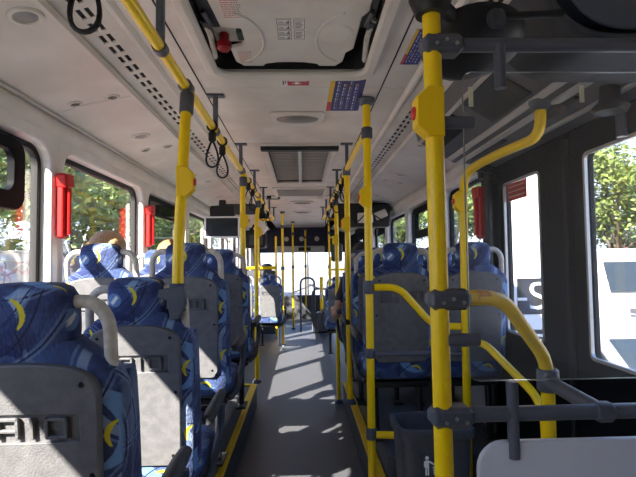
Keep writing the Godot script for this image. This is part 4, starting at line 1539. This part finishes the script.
# ------------------------------------------------------------------ farther forward
func build_front_fittings():
	# dark screen in a white frame under the cove
	var o := thing("wall_screen", "black screen in white frame hanging under the driver-side cove", "screen", Vector3(-.915, 1.83, -5.75))
	var m := MB.new()
	m.ring(rect_like(-.21, -.13, .21, .13), rect_like(-.19, -.11, .19, .11), -.02, .02, Transform3D.IDENTITY, .004, .004)
	part(o, "frame", m, M.paint_white)
	part(o, "panel", bxm(Vector3.ZERO, Vector3(.39, .23, .02), .002), M.glass_dark)
	part(o, "hanger", bxm(Vector3(0, .19, -.03), Vector3(.3, .14, .08), .02), M.black)
	part(o, "hanger", bxm(Vector3(0, .285, -.03), Vector3(.08, .09, .06), .01), M.black)
	# equipment boxes below the front bulkheads
	o = thing("equipment_box", "black equipment box with grey hatch below the driver-side bulkhead", "box", Vector3(-.9, 1.86, -9.55))
	part(o, "body", bxm(Vector3.ZERO, Vector3(.46, .34, .5), .03), M.black)
	part(o, "hatch", bxm(Vector3(.05, -.02, .255), Vector3(.26, .2, .02), .01), M.dark_grey)
	part(o, "mount", bxm(Vector3(0, .29, 0), Vector3(.2, .26, .2), .02), M.black)
	o = thing("air_box", "white slanted air outlet box near the driver-side rail end", "box", Vector3(-.68, 2.0, -8.1))
	m = MB.new()
	m.prism([Vector2(-.16, .0), Vector2(.06, -.12), Vector2(.14, -.02), Vector2(.1, .12), Vector2(-.16, .12)], -.15, .15, Transform3D.IDENTITY, .01)
	part(o, "body", m, M.lid)
	for k in 2:
		var b := MB.new()
		b.box(Vector3(-.09 + k * .1, -.005 - k * .05, .151), Vector3(.035, .09, .006), Basis(Vector3(0, 0, 1), -.5), .002)
		part(o, "slot", b, M.rubber)
	o = thing("equipment_box", "dark box with pale shelf clutter below the door-side bulkhead", "box", Vector3(.82, 1.95, -6.15))
	part(o, "body", bxm(Vector3(0, .04, 0), Vector3(.68, .3, .3), .02), M.black)
	part(o, "pale_cover", bxm(Vector3(.02, .0, .16), Vector3(.2, .13, .03), .02), M.lid)
	m = MB.new()
	m.box(Vector3(.22, .04, .16), Vector3(.16, .1, .03), Basis(Vector3(0, 0, 1), .4), .02)
	part(o, "grey_cover", m, M.trim)
	part(o, "cable", tb(fillet([Vector3(-.2, .1, .17), Vector3(-.1, -.08, .18), Vector3(.05, .08, .18), Vector3(.28, -.06, .17)], .08), .008, 6), M.rubber)
	# guard of yellow bars behind the driver
	o = thing("driver_guard", "yellow barred guard behind the driver compartment", "guard", Vector3(-.82, 0, -9.15))
	part(o, "top_bar", tb([Vector3(-.3, 1.3, 0), Vector3(.36, 1.3, 0)], .03, 10), M.yellow)
	part(o, "post", tb([Vector3(.36, 0, 0), Vector3(.36, 1.9, 0)], PR, 10), M.yellow)
	part(o, "post", tb([Vector3(-.28, 0, 0), Vector3(-.28, 1.9, 0)], PR, 10), M.yellow)
	part(o, "board", bxm(Vector3(.04, .65, 0), Vector3(.62, 1.2, .02), .004), M.dark_grey)
	# turnstile with hoops
	o = thing("turnstile", "grey hooped turnstile with yellow post near the windscreen", "turnstile", Vector3(.22, 0, -9.75))
	for q: Array in [[-.22, .06, 1.08], [.02, .36, .86]]:
		part(o, "hoop", tb(fillet([Vector3(q[0], 0, 0), Vector3(q[0], q[2], 0), Vector3(q[1], q[2], 0), Vector3(q[1], 0, 0)], .14), .02, 10), M.grey_tube)
	part(o, "post", tb([Vector3(.2, .1, .15), Vector3(.2, 1.1, .15)], .035, 12), M.yellow)
	part(o, "pedestal", bxm(Vector3(.22, .2, .1), Vector3(.28, .4, .3), .04), M.dark_grey)
	for k in 3:
		var a := TAU * k / 3.0 + .4
		part(o, "arm", tb([Vector3(.2, .85, .15), Vector3(.2 + cos(a) * .3, .85 + sin(a) * .18, .3)], .016, 8), M.metal)
	o = thing("fare_machine", "dark grey fare machine hanging on a yellow arm", "machine", Vector3(.72, 1.4, -9.4))
	part(o, "arm", tb(fillet([Vector3(-.12, .5, -.45), Vector3(0, .5, 0), Vector3(0, .3, 0)], .1), .02, 10), M.yellow)
	m = MB.new()
	m.loft([sup(0, 0, .08, .05, 0, 20, 4), sup(0, 0, .11, .07, .03, 20, 4), sup(0, 0, .12, .08, .32, 20, 4), sup(0, 0, .09, .06, .37, 20, 4)])
	part(o, "body", m, M.dark_grey)
	part(o, "reader", bxm(Vector3(0, .42, .02), Vector3(.14, .1, .08), .02), M.black)
	o = thing("entrance_guard", "yellow barred guard beside the entrance step", "guard", Vector3(.66, 0, -9.2))
	for y: float in [.35, .75, 1.25]:
		part(o, "bar", tb([Vector3(-.08, y, 0), Vector3(.4, y, 0)], .019, 8), M.yellow)
	for x: float in [-.08, .4]:
		part(o, "post", tb([Vector3(x, 0, 0), Vector3(x, 1.5, 0)], PR, 10), M.yellow)
	# driver seat
	o = thing("driver_chair", "dark high-backed driver seat ahead of the guard", "seat", Vector3(-.75, 0, -10.4))
	m = MB.new()
	m.loft([sup(0, 0, .2, .05, .5), sup(0, 0, .24, .07, .65), sup(0, .03, .24, .07, 1.1), sup(0, .05, .14, .05, 1.18), sup(0, .05, .14, .05, 1.34), sup(0, .05, .08, .03, 1.38)])
	part(o, "backrest", m, M.blue_dark)
	m = MB.new()
	m.loft([sup(0, -.25, .2, .2, .42), sup(0, -.25, .24, .25, .46), sup(0, -.25, .24, .25, .54), sup(0, -.25, .2, .2, .57)])
	part(o, "cushion", m, M.blue_dark)
	part(o, "pedestal", bxm(Vector3(0, .21, -.22), Vector3(.3, .42, .3), .03), M.black)

# ------------------------------------------------------------------ people
# bone: [a, b, radius at a, radius at b, linear colour]
func field(p: Vector3, bones: Array, k: float) -> float:
	var d := 1e9
	for q: Array in bones:
		var a: Vector3 = q[0]
		var ab: Vector3 = q[1] - a
		var l := ab.length_squared()
		var t := clampf((p - a).dot(ab) / l, 0, 1) if l > 1e-9 else 0.0
		var e: float = p.distance_to(a + ab * t) - lerpf(q[2], q[3], t)
		if e > d + k:
			continue
		if e < d - k:
			d = e
		else:
			var h := clampf(.5 + .5 * (d - e) / k, 0, 1)
			d = lerpf(d, e, h) - k * h * (1.0 - h)
	return d

func nearest_colour(p: Vector3, bones: Array) -> Color:
	var best := 1e9
	var c := Color.WHITE
	for q: Array in bones:
		var a: Vector3 = q[0]
		var ab: Vector3 = q[1] - a
		var l := ab.length_squared()
		var t := clampf((p - a).dot(ab) / l, 0, 1) if l > 1e-9 else 0.0
		var e: float = p.distance_to(a + ab * t) - lerpf(q[2], q[3], t)
		if e < best:
			best = e
			c = q[4]
	return c

func nets(m: MB, bones: Array, cell: float, k: float):
	var lo := Vector3.ONE * 1e9
	var hi := -lo
	for q: Array in bones:
		for j in 2:
			lo = lo.min(q[j] - Vector3.ONE * (q[2 + j] + 2.5 * cell))
			hi = hi.max(q[j] + Vector3.ONE * (q[2 + j] + 2.5 * cell))
	var n := Vector3i(((hi - lo) / cell).ceil()) + Vector3i.ONE
	var f := PackedFloat32Array()
	f.resize(n.x * n.y * n.z)
	for x in n.x:
		for y in n.y:
			for z in n.z:
				f[(x * n.y + y) * n.z + z] = field(lo + Vector3(x, y, z) * cell, bones, k)
	var vert := {}
	var nor := {}
	for x in n.x - 1:
		for y in n.y - 1:
			for z in n.z - 1:
				var s := Vector3.ZERO
				var cnt := 0
				for e: Array in EDGES:
					var a: Vector3i = e[0]
					var b: Vector3i = e[1]
					var fa := f[((x + a.x) * n.y + y + a.y) * n.z + z + a.z]
					var fb := f[((x + b.x) * n.y + y + b.y) * n.z + z + b.z]
					if (fa < 0) != (fb < 0):
						s += Vector3(a).lerp(Vector3(b), fa / (fa - fb))
						cnt += 1
				if cnt > 0:
					var p := lo + (Vector3(x, y, z) + s / cnt) * cell
					var id := (x * n.y + y) * n.z + z
					vert[id] = p
					var h := cell * .5
					nor[id] = Vector3(field(p + Vector3(h, 0, 0), bones, k) - field(p - Vector3(h, 0, 0), bones, k), field(p + Vector3(0, h, 0), bones, k) - field(p - Vector3(0, h, 0), bones, k), field(p + Vector3(0, 0, h), bones, k) - field(p - Vector3(0, 0, h), bones, k)).normalized()
	var st := [n.y * n.z, n.z, 1]
	for x in range(1, n.x - 1):
		for y in range(1, n.y - 1):
			for z in range(1, n.z - 1):
				var id := (x * n.y + y) * n.z + z
				for ax in 3:
					var fa := f[id]
					var fb := f[id + st[ax]]
					if (fa < 0) == (fb < 0):
						continue
					var u: int = st[(ax + 1) % 3]
					var w: int = st[(ax + 2) % 3]
					var q := [id, id - u, id - u - w, id - w]
					if not (vert.has(q[0]) and vert.has(q[1]) and vert.has(q[2]) and vert.has(q[3])):
						continue
					m.col = nearest_colour(vert[q[0]], bones)
					m.quadn(vert[q[0]], vert[q[1]], vert[q[2]], vert[q[3]], nor[q[0]], nor[q[1]], nor[q[2]], nor[q[3]])

const EDGES := [[Vector3i(0, 0, 0), Vector3i(1, 0, 0)], [Vector3i(0, 1, 0), Vector3i(1, 1, 0)], [Vector3i(0, 0, 1), Vector3i(1, 0, 1)], [Vector3i(0, 1, 1), Vector3i(1, 1, 1)],
	[Vector3i(0, 0, 0), Vector3i(0, 1, 0)], [Vector3i(1, 0, 0), Vector3i(1, 1, 0)], [Vector3i(0, 0, 1), Vector3i(0, 1, 1)], [Vector3i(1, 0, 1), Vector3i(1, 1, 1)],
	[Vector3i(0, 0, 0), Vector3i(0, 0, 1)], [Vector3i(1, 0, 0), Vector3i(1, 0, 1)], [Vector3i(0, 1, 0), Vector3i(0, 1, 1)], [Vector3i(1, 1, 0), Vector3i(1, 1, 1)]]

func hand_bones(wrist: Vector3, dir: Vector3, side: Vector3, down: Vector3, thumb: float, skin: Color) -> Array:
	var b := []
	b.append([wrist, wrist + dir * .04, .022, .024, skin])
	for i in 4:
		var o := (i - 1.5) * .02
		var k := wrist + dir * .085 + side * o
		b.append([wrist + dir * .03 + side * o * .6, k, .015, .0125, skin])
		var l: float = [.036, .042, .039, .03][i]
		var j1 := k + dir * l + down * .012
		var j2 := j1 + dir * l * .55 + down * .02
		b.append([k, j1, .0095, .0088, skin])
		b.append([j1, j2, .0088, .008, skin])
	var t0 := wrist + dir * .03 - side * thumb * .026
	var t1 := t0 + dir * .035 - side * thumb * .025 + down * .008
	b.append([t0, t1, .013, .011, skin])
	b.append([t1, t1 + dir * .028 - side * thumb * .004 + down * .008, .0105, .009, skin])
	return b

func person(label: String, at: Vector3, shirt: Color, trousers: Color, skin: Color, hair: Material, bald: float, aisle_arm: int, tilt := 0.0):
	# seated figure facing forward (-z); origin at the seat's base on its cushion line
	var o := thing("person", label, "person", at)
	var B := []
	var hip := Vector3(0, .535, -.2)
	var chest := Vector3(0, .78, -.17)
	var neck := Vector3(0, .925, -.15)
	B.append([hip + Vector3(-.06, 0, 0), hip + Vector3(.06, 0, 0), .095, .095, trousers])
	B.append([hip + Vector3(0, .06, 0), chest, .115, .105, shirt])
	B.append([chest + Vector3(-.07, 0, 0), chest + Vector3(.07, 0, 0), .095, .095, shirt])
	B.append([chest + Vector3(-.125, .07, .01), chest + Vector3(.125, .07, .01), .052, .052, shirt])
	B.append([neck + Vector3(0, -.05, .0), neck + Vector3(tilt * .7, .06, -.02), .055, .05, skin])
	var hands := []
	for s: int in [-1, 1]:
		var sh := Vector3(s * .165, .84, -.155)
		var el := Vector3(s * .175, .6, -.22)
		var wr := Vector3(s * .11, .62, -.43)
		var dir := Vector3(-s * .25, -.12, -1).normalized()
		if s == aisle_arm:
			el = Vector3(s * .255, .57, -.1)
			wr = Vector3(s * .24, .6, -.34)
			dir = Vector3(0, -.1, -1).normalized()
		if s == aisle_arm:
			B.append([sh, sh.lerp(el, .5), .05, .044, shirt])
			B.append([sh.lerp(el, .45), el, .04, .037, skin])
			B.append([el, wr, .037, .026, skin])
		else:
			B.append([sh, el, .052, .042, shirt])
			B.append([el, wr, .042, .03, shirt])
		hands += hand_bones(wr, dir, Vector3(1, 0, 0), Vector3(0, -1, 0), s, skin)
		var kn := Vector3(s * .1, .5, -.56)
		var an := Vector3(s * .1, .1, -.55)
		B.append([hip + Vector3(s * .08, -.01, -.02), kn, .08, .058, trousers])
		B.append([kn, an, .055, .04, trousers])
		B.append([an + Vector3(0, -.04, .02), an + Vector3(0, -.06, -.14), .04, .034, Color(.02, .02, .02)])
	var m := MB.new()
	m.colored = true
	nets(m, B, .019, .04)
	nets(m, hands, .006, .008)
	# head: skull, jaw, nose, brow, ears, lips, eye sockets' lids
	var c := Vector3(tilt, 1.085, -.17)
	var H := [[c + Vector3(0, .025, .025), c + Vector3(0, .03, -.02), .082, .08, skin], [c + Vector3(0, -.03, -.03), c + Vector3(0, -.065, -.055), .062, .042, skin],
		[c + Vector3(0, .012, -.098), c + Vector3(0, -.018, -.112), .009, .013, skin], [c + Vector3(-.03, .025, -.088), c + Vector3(.03, .025, -.088), .011, .011, skin],
		[c + Vector3(-.02, -.045, -.09), c + Vector3(.02, -.045, -.09), .008, .008, Color(.45, .16, .13)], [c + Vector3(0, -.09, .0), c + Vector3(0, -.05, 0), .048, .05, skin]]
	for s: int in [-1, 1]:
		H.append([c + Vector3(s * .084, .012, .0), c + Vector3(s * .082, -.022, .0), .013, .009, skin])
		H.append([c + Vector3(s * .03, .006, -.088), c + Vector3(s * .034, .006, -.087), .009, .009, Color(.75, .72, .7)])
	nets(m, H, .0065, .012)
	part(o, "body", m, M.body)
	# hair cap around the skull
	var hm := MB.new()
	var rings := []
	for i in 12:
		var t := float(i) / 11.0
		var a := lerpf(-.35, PI * .5 - .02, t)
		var r := sup(0, 0, .0925 * cos(a), .105 * cos(a), 0, 26, 2.1)
		for j in r.size():
			var bump := 1.0 + .03 * sin(j * 2.3 + i * 1.7)
			var v: Vector3 = r[j] * bump
			v.y = .035 + .092 * sin(a) + .01 * bald
			# hairline rises at the face
			if v.z < -.03 and a < .55:
				v.y = maxf(v.y, .055)
				v *= Vector3(.98, 1, .98)
			r[j] = c + v + Vector3(0, 0, .008)
		rings.append(r)
	hm.loft(rings)
	part(o, "hair", hm, hair)

func build_people():
	var skin := Color(.5, .29, .19)
	person("seated passenger with short light hair at the first driver-side window seat", Vector3(-.925, .375, -2.47), Color(.25, .27, .32), Color(.04, .05, .09), Color(.58, .36, .25), M.hair_light, 0, 0, -.09)
	person("seated passenger with brown hair one row further forward by the window", Vector3(-.925, .37, -3.44), Color(.5, .47, .4), Color(.05, .05, .06), Color(.52, .3, .2), M.hair_brown, 0, 0, -.02)
	person("seated passenger in dark sleeve with elbow in the aisle", Vector3(.59, .37, -4.15), Color(.012, .013, .018), Color(.03, .035, .06), skin, M.hair_dark, 0, -1)

# ------------------------------------------------------------------ outside
const GY := -.95

func make_tree(label: String, seed_: int, h: float, spread: float, leaves: int, tone: Color, at: Vector3, group: String) -> Node3D:
	var o := thing("street_tree", label, "tree", at, group)
	var r := RandomNumberGenerator.new()
	r.seed = seed_
	var tr := MB.new()
	var top := Vector3(r.randf_range(-.3, .3), h * .45, r.randf_range(-.3, .3))
	tr.lathe([Vector2(.3, 0), Vector2(.2, .3), Vector2(.17, h * .3), Vector2(.13, h * .46)], Transform3D.IDENTITY, 10)
	var tips := []
	for i in 9:
		var a := TAU * i / 9 + r.randf_range(-.3, .3)
		var q := Vector3(cos(a), 0, sin(a))
		var e := Vector3(0, h * r.randf_range(.5, .95), 0) + q * spread * r.randf_range(.4, .9)
		var mid := Vector3(0, h * .42, 0).lerp(e, .5) + Vector3(0, .15, 0)
		tr.tube([Vector3(0, h * .3, 0), mid, e], .05, 6)
		tips.append([e, spread * r.randf_range(.35, .55)])
		tips.append([mid, spread * r.randf_range(.25, .4)])
		for k in 2:
			var e2 := e + Vector3(r.randf_range(-1, 1), r.randf_range(-.5, .4), r.randf_range(-1, 1)) * spread * .4
			tr.tube([mid, e2], .025, 5)
			tips.append([e2, spread * r.randf_range(.25, .4)])
	tips.append([Vector3(0, h * .9, 0), spread * .5])
	part(o, "trunk", tr, M.bark)
	var m := MB.new()
	m.colored = true
	for i in leaves:
		var t: Array = tips[r.randi() % tips.size()]
		var d := Vector3(r.randfn(), r.randfn() * .75, r.randfn()) * .5
		var p: Vector3 = t[0] + d * t[1]
		var u := Vector3(r.randfn(), r.randfn() * .6, r.randfn()).normalized()
		var w := u.cross(Vector3(r.randfn(), r.randfn(), r.randfn())).normalized()
		var s := r.randf_range(.055, .11)
		var nn := u.cross(w).normalized()
		if nn.y < 0:
			nn = -nn
		var v := r.randf_range(.6, 1.35)
		m.col = Color(tone.r * v, tone.g * v * r.randf_range(.92, 1.05), tone.b * v)
		m.quadn(p - u * s * 1.3, p + w * s * .6 + nn * s * .15, p + u * s * 1.3, p - w * s * .6 + nn * s * .15, nn, nn, nn, nn)
	part(o, "crown", m, M.leaf)
	return o

func build_outside():
	var g := structure("ground")
	part(g, "road", bxm(Vector3(0, GY - .1, -15), Vector3(140, .2, 140), .01), M.asphalt)
	part(g, "sidewalk", bxm(Vector3(-7.5, GY + .06, -15), Vector3(6.5, .16, 120), .02), M.pavement)
	part(g, "kerb", bxm(Vector3(-4.2, GY + .07, -15), Vector3(.15, .19, 120), .02), M.plaster)
	part(g, "sidewalk", bxm(Vector3(7.4, GY + .06, -15), Vector3(8.0, .16, 120), .02), M.pavement)
	part(g, "lawn_strip", bxm(Vector3(6.9, GY + .1, -10.2), Vector3(2.2, .16, 5), .05), M.grass)
	var gl := "street trees beyond the driver-side windows"
	var gr := "street trees beyond the door-side windows"
	var a := make_tree("tallest leafy tree with dark trunk beyond the driver-side windows", 11, 7.2, 2.6, 9500, Color(.10, .16, .035), Vector3(-6.5, GY, -14.0), gl)
	var b := make_tree("bright yellow-green leafy tree at the kerb beyond the driver-side windows", 23, 6.4, 2.4, 9500, Color(.135, .19, .042), Vector3(-6.2, GY, -7.4), gl)
	var i := 0
	for q: Array in [[-6.9, -21.0], [-7.2, -29.0], [-14.5, -10.0], [-16.5, -24.0]]:
		var t := copy(a if i % 2 == 0 else b, Vector3(q[0], GY, q[1]), "leafy street tree with dark trunk beyond the driver-side windows", gl)
		t.rotation.y = 1.3 * i + .6
		t.scale = Vector3.ONE * (1.0 + .08 * (i % 3))
		i += 1
	for q: Array in [[13.5, -20.0], [8.4, -26.0], [19.5, -11.0], [6.6, -35.0]]:
		var t := copy(b if i % 2 == 0 else a, Vector3(q[0], GY, q[1]), "leafy street tree with dark trunk beyond the door-side windows", gr)
		t.rotation.y = 1.1 * i
		t.scale = Vector3.ONE * (1.0 + .1 * (i % 3))
		i += 1
	# low painted wall along the driver-side pavement
	var w := thing("street_wall", "low pale wall with faded red graffiti along the driver-side pavement", "wall", Vector3(-10.2, GY, -18))
	part(w, "body", bxm(Vector3(0, 1.4, 0), Vector3(.25, 2.8, 46), .02), M.plaster)
	for k in 6:
		var z := 18.0 - k * 7.2
		print_on(w, "graffiti", Vector3(.128, .3, z), Vector3(.128, .3, z - 5.5), Vector3(.128, 2.5, z - 5.5), Vector3(.128, 2.5, z), Vector3(1, 0, 0), M.print_graffiti, "faded painted scribbles")
	part(w, "coping", bxm(Vector3(0, 2.84, 0), Vector3(.35, .08, 46), .02), M.trim)
	# parked cars
	car("red car parked at the driver-side kerb", M.paint_red, Vector3(-3.2, GY, -7.9), 0)
	van("white van with dark windscreen parked beyond the folding door", Vector3(9.0, GY, -14.6))
	car("silver car parked beyond the folding door", M.paint_grey, Vector3(4.6, GY, -6.6), PI)
	# price board seen through the folding door
	var s := thing("price_board", "white roadside board with red band and dark panels lettered S", "sign", Vector3(2.78, GY, -5.6))
	part(s, "board", bxm(Vector3(0, 1.95, 0), Vector3(.62, 3.9, .12), .02), M.paint_white)
	part(s, "red_band", bxm(Vector3(0, 3.5, .063), Vector3(.6, .22, .012), .003), M.paint_red)
	for k in 2:
		part(s, "panel", bxm(Vector3(.02, 1.92 - k * .6, .063), Vector3(.5, .42, .012), .003), M.black)
		var tm := TextMesh.new()
		var f := SystemFont.new()
		f.font_names = PackedStringArray(["Droid Sans"])
		tm.font = f
		tm.text = "-S"
		tm.font_size = 64
		tm.pixel_size = .0068
		tm.depth = .01
		tm.material = M.paint_white
		var t := MeshInstance3D.new()
		t.name = "lettering"
		t.mesh = tm
		t.position = Vector3(-.07, 1.92 - k * .6, .075)
		s.add_child(t, true)
	# shop front with a blue band across the street
	var h := thing("shop_building", "long pale building with blue band and tiled roof beyond the car", "building", Vector3(26, GY, -16))
	part(h, "wall", bxm(Vector3(0, 1.5, 0), Vector3(4, 3.0, 36), .02), M.plaster)
	part(h, "fascia", bxm(Vector3(-2.04, 2.75, 0), Vector3(.1, .45, 36), .02), M.paint_blue)
	var rf := MB.new()
	rf.prism([Vector2(-2.5, 3.0), Vector2(2.5, 3.0), Vector2(0, 4.0)], -18.5, 18.5)
	part(h, "roof", rf, M.roof_tile)
	for k in 7:
		var wn := part(h, "shop_window", bxm(Vector3(-2.02, 1.25, 14.5 - k * 4.8), Vector3(.06, 1.6, 3.2), .01), M.glass_dark)
		part(wn, "frame", bxm(Vector3(-2.06, .42, 14.5 - k * 4.8), Vector3(.08, .08, 3.3), .01), M.paint_white)
	# wire fence posts and rails by the lawn
	var fe := thing("wire_fence", "thin grey fence of posts and rails at the lawn strip", "fence", Vector3(5.5, GY + .14, -8.5))
	for k in 9:
		part(fe, "post", tb([Vector3(0, 0, 4.2 - k * 1.05), Vector3(0, 1.3, 4.2 - k * 1.05)], .03, 8), M.paint_white)
	for y: float in [.4, .85, 1.28]:
		part(fe, "rail", tb([Vector3(0, y, 4.2), Vector3(0, y, -4.2)], .018, 6), M.paint_grey)

func car(label: String, paint: Material, at: Vector3, turn: float):
	var o := thing("parked_car", label, "car", at)
	o.rotation.y = turn
	var side := [Vector2(-2.0, .35), Vector2(-1.98, .75), Vector2(-1.2, .9), Vector2(-.55, 1.38), Vector2(.9, 1.42), Vector2(1.55, .98), Vector2(2.0, .9), Vector2(2.05, .4), Vector2(1.8, .28), Vector2(-1.8, .28)]
	var m := MB.new()
	m.prism(side, -.82, .82, Transform3D(Basis(Vector3(0, 0, 1), Vector3.UP, Vector3(1, 0, 0)), Vector3.ZERO), .09)
	part(o, "body", m, paint)
	m = MB.new()
	m.prism([Vector2(-1.02, .94), Vector2(-.52, 1.3), Vector2(.85, 1.34), Vector2(1.4, .96)], -.8, .8, Transform3D(Basis(Vector3(0, 0, 1), Vector3.UP, Vector3(1, 0, 0)), Vector3(0, .0, 0)).scaled_local(Vector3(1, 1, 1.035)), .02)
	part(o, "side_glass", m, M.glass_dark)
	for q: Array in [[-1.13, .92, -.6, 1.33], [1.47, .99, .95, 1.37]]:
		m = MB.new()
		var nz := Vector3(0, q[2] - q[0] if q[0] > 0 else q[2] - q[0], 0)
		var p0 := Vector3(0, q[1] + .02, q[0])
		var p1 := Vector3(0, q[3] + .02, q[2])
		var dir := (p1 - p0).normalized()
		m.box((p0 + p1) / 2, Vector3(1.4, (p1 - p0).length() * .9, .03), Basis(Vector3.RIGHT, dir, Vector3.RIGHT.cross(dir)), .01)
		part(o, "windscreen", m, M.glass_dark)
	for z: float in [-1.25, 1.3]:
		for s: int in [-1, 1]:
			m = MB.new()
			m.lathe([Vector2(.0, .1), Vector2(.19, .1), Vector2(.2, .09), Vector2(.29, .09), Vector2(.31, .06), Vector2(.31, -.1), Vector2(0, -.1)], Transform3D(Basis(Vector3(0, 1, 0), Vector3(s, 0, 0), Vector3(0, 0, 1)), Vector3(s * .76, .31, z)), 18)
			part(o, "wheel", m, M.rubber)
	for s: int in [-1, 1]:
		part(o, "headlamp", bxm(Vector3(s * .6, .7, -1.97), Vector3(.3, .14, .06), .03), M.alu)
		part(o, "tail_lamp", bxm(Vector3(s * .64, .8, 2.0), Vector3(.2, .14, .06), .03), M.red)
	part(o, "bumper", bxm(Vector3(0, .42, -1.98), Vector3(1.5, .16, .1), .03), M.dark_grey)

func van(label: String, at: Vector3):
	var o := thing("parked_van", label, "van", at)
	var sx := Transform3D(Basis(Vector3(0, 0, 1), Vector3.UP, Vector3(1, 0, 0)), Vector3.ZERO)
	var m := MB.new()
	m.prism([Vector2(2.4, .4), Vector2(2.42, 1.1), Vector2(2.2, 1.35), Vector2(1.85, 2.35), Vector2(1.5, 2.62), Vector2(-2.4, 2.66), Vector2(-2.5, 2.4), Vector2(-2.5, .4)], -.98, .98, sx, .1)
	part(o, "body", m, M.paint_white)
	m = MB.new()
	var d := (Vector3(0, 2.3, 1.9) - Vector3(0, 1.42, 2.21)).normalized()
	m.box(Vector3(0, 1.86, 2.07), Vector3(1.7, .86, .04), Basis(Vector3.RIGHT, d, Vector3.RIGHT.cross(d)), .02)
	part(o, "windscreen", m, M.glass_dark)
	part(o, "grille", bxm(Vector3(0, .95, 2.42), Vector3(1.0, .22, .05), .02), M.dark_grey)
	part(o, "bumper", bxm(Vector3(0, .55, 2.43), Vector3(1.85, .28, .12), .05), M.paint_grey)
	for s: int in [-1, 1]:
		part(o, "headlamp", bxm(Vector3(s * .74, .98, 2.41), Vector3(.32, .22, .06), .03), M.alu)
		part(o, "side_window", bxm(Vector3(s * .99, 1.85, 1.25), Vector3(.03, .6, .9), .01), M.glass_dark)
		part(o, "mirror", bxm(Vector3(s * 1.12, 1.7, 1.95), Vector3(.16, .3, .1), .03), M.black)
		for z: float in [-1.6, 1.55]:
			m = MB.new()
			m.lathe([Vector2(.0, .1), Vector2(.22, .1), Vector2(.33, .09), Vector2(.36, .06), Vector2(.36, -.1), Vector2(0, -.1)], Transform3D(Basis(Vector3(0, 1, 0), Vector3(s, 0, 0), Vector3(0, 0, 1)), Vector3(s * .92, .36, z)), 18)
			part(o, "wheel", m, M.rubber)
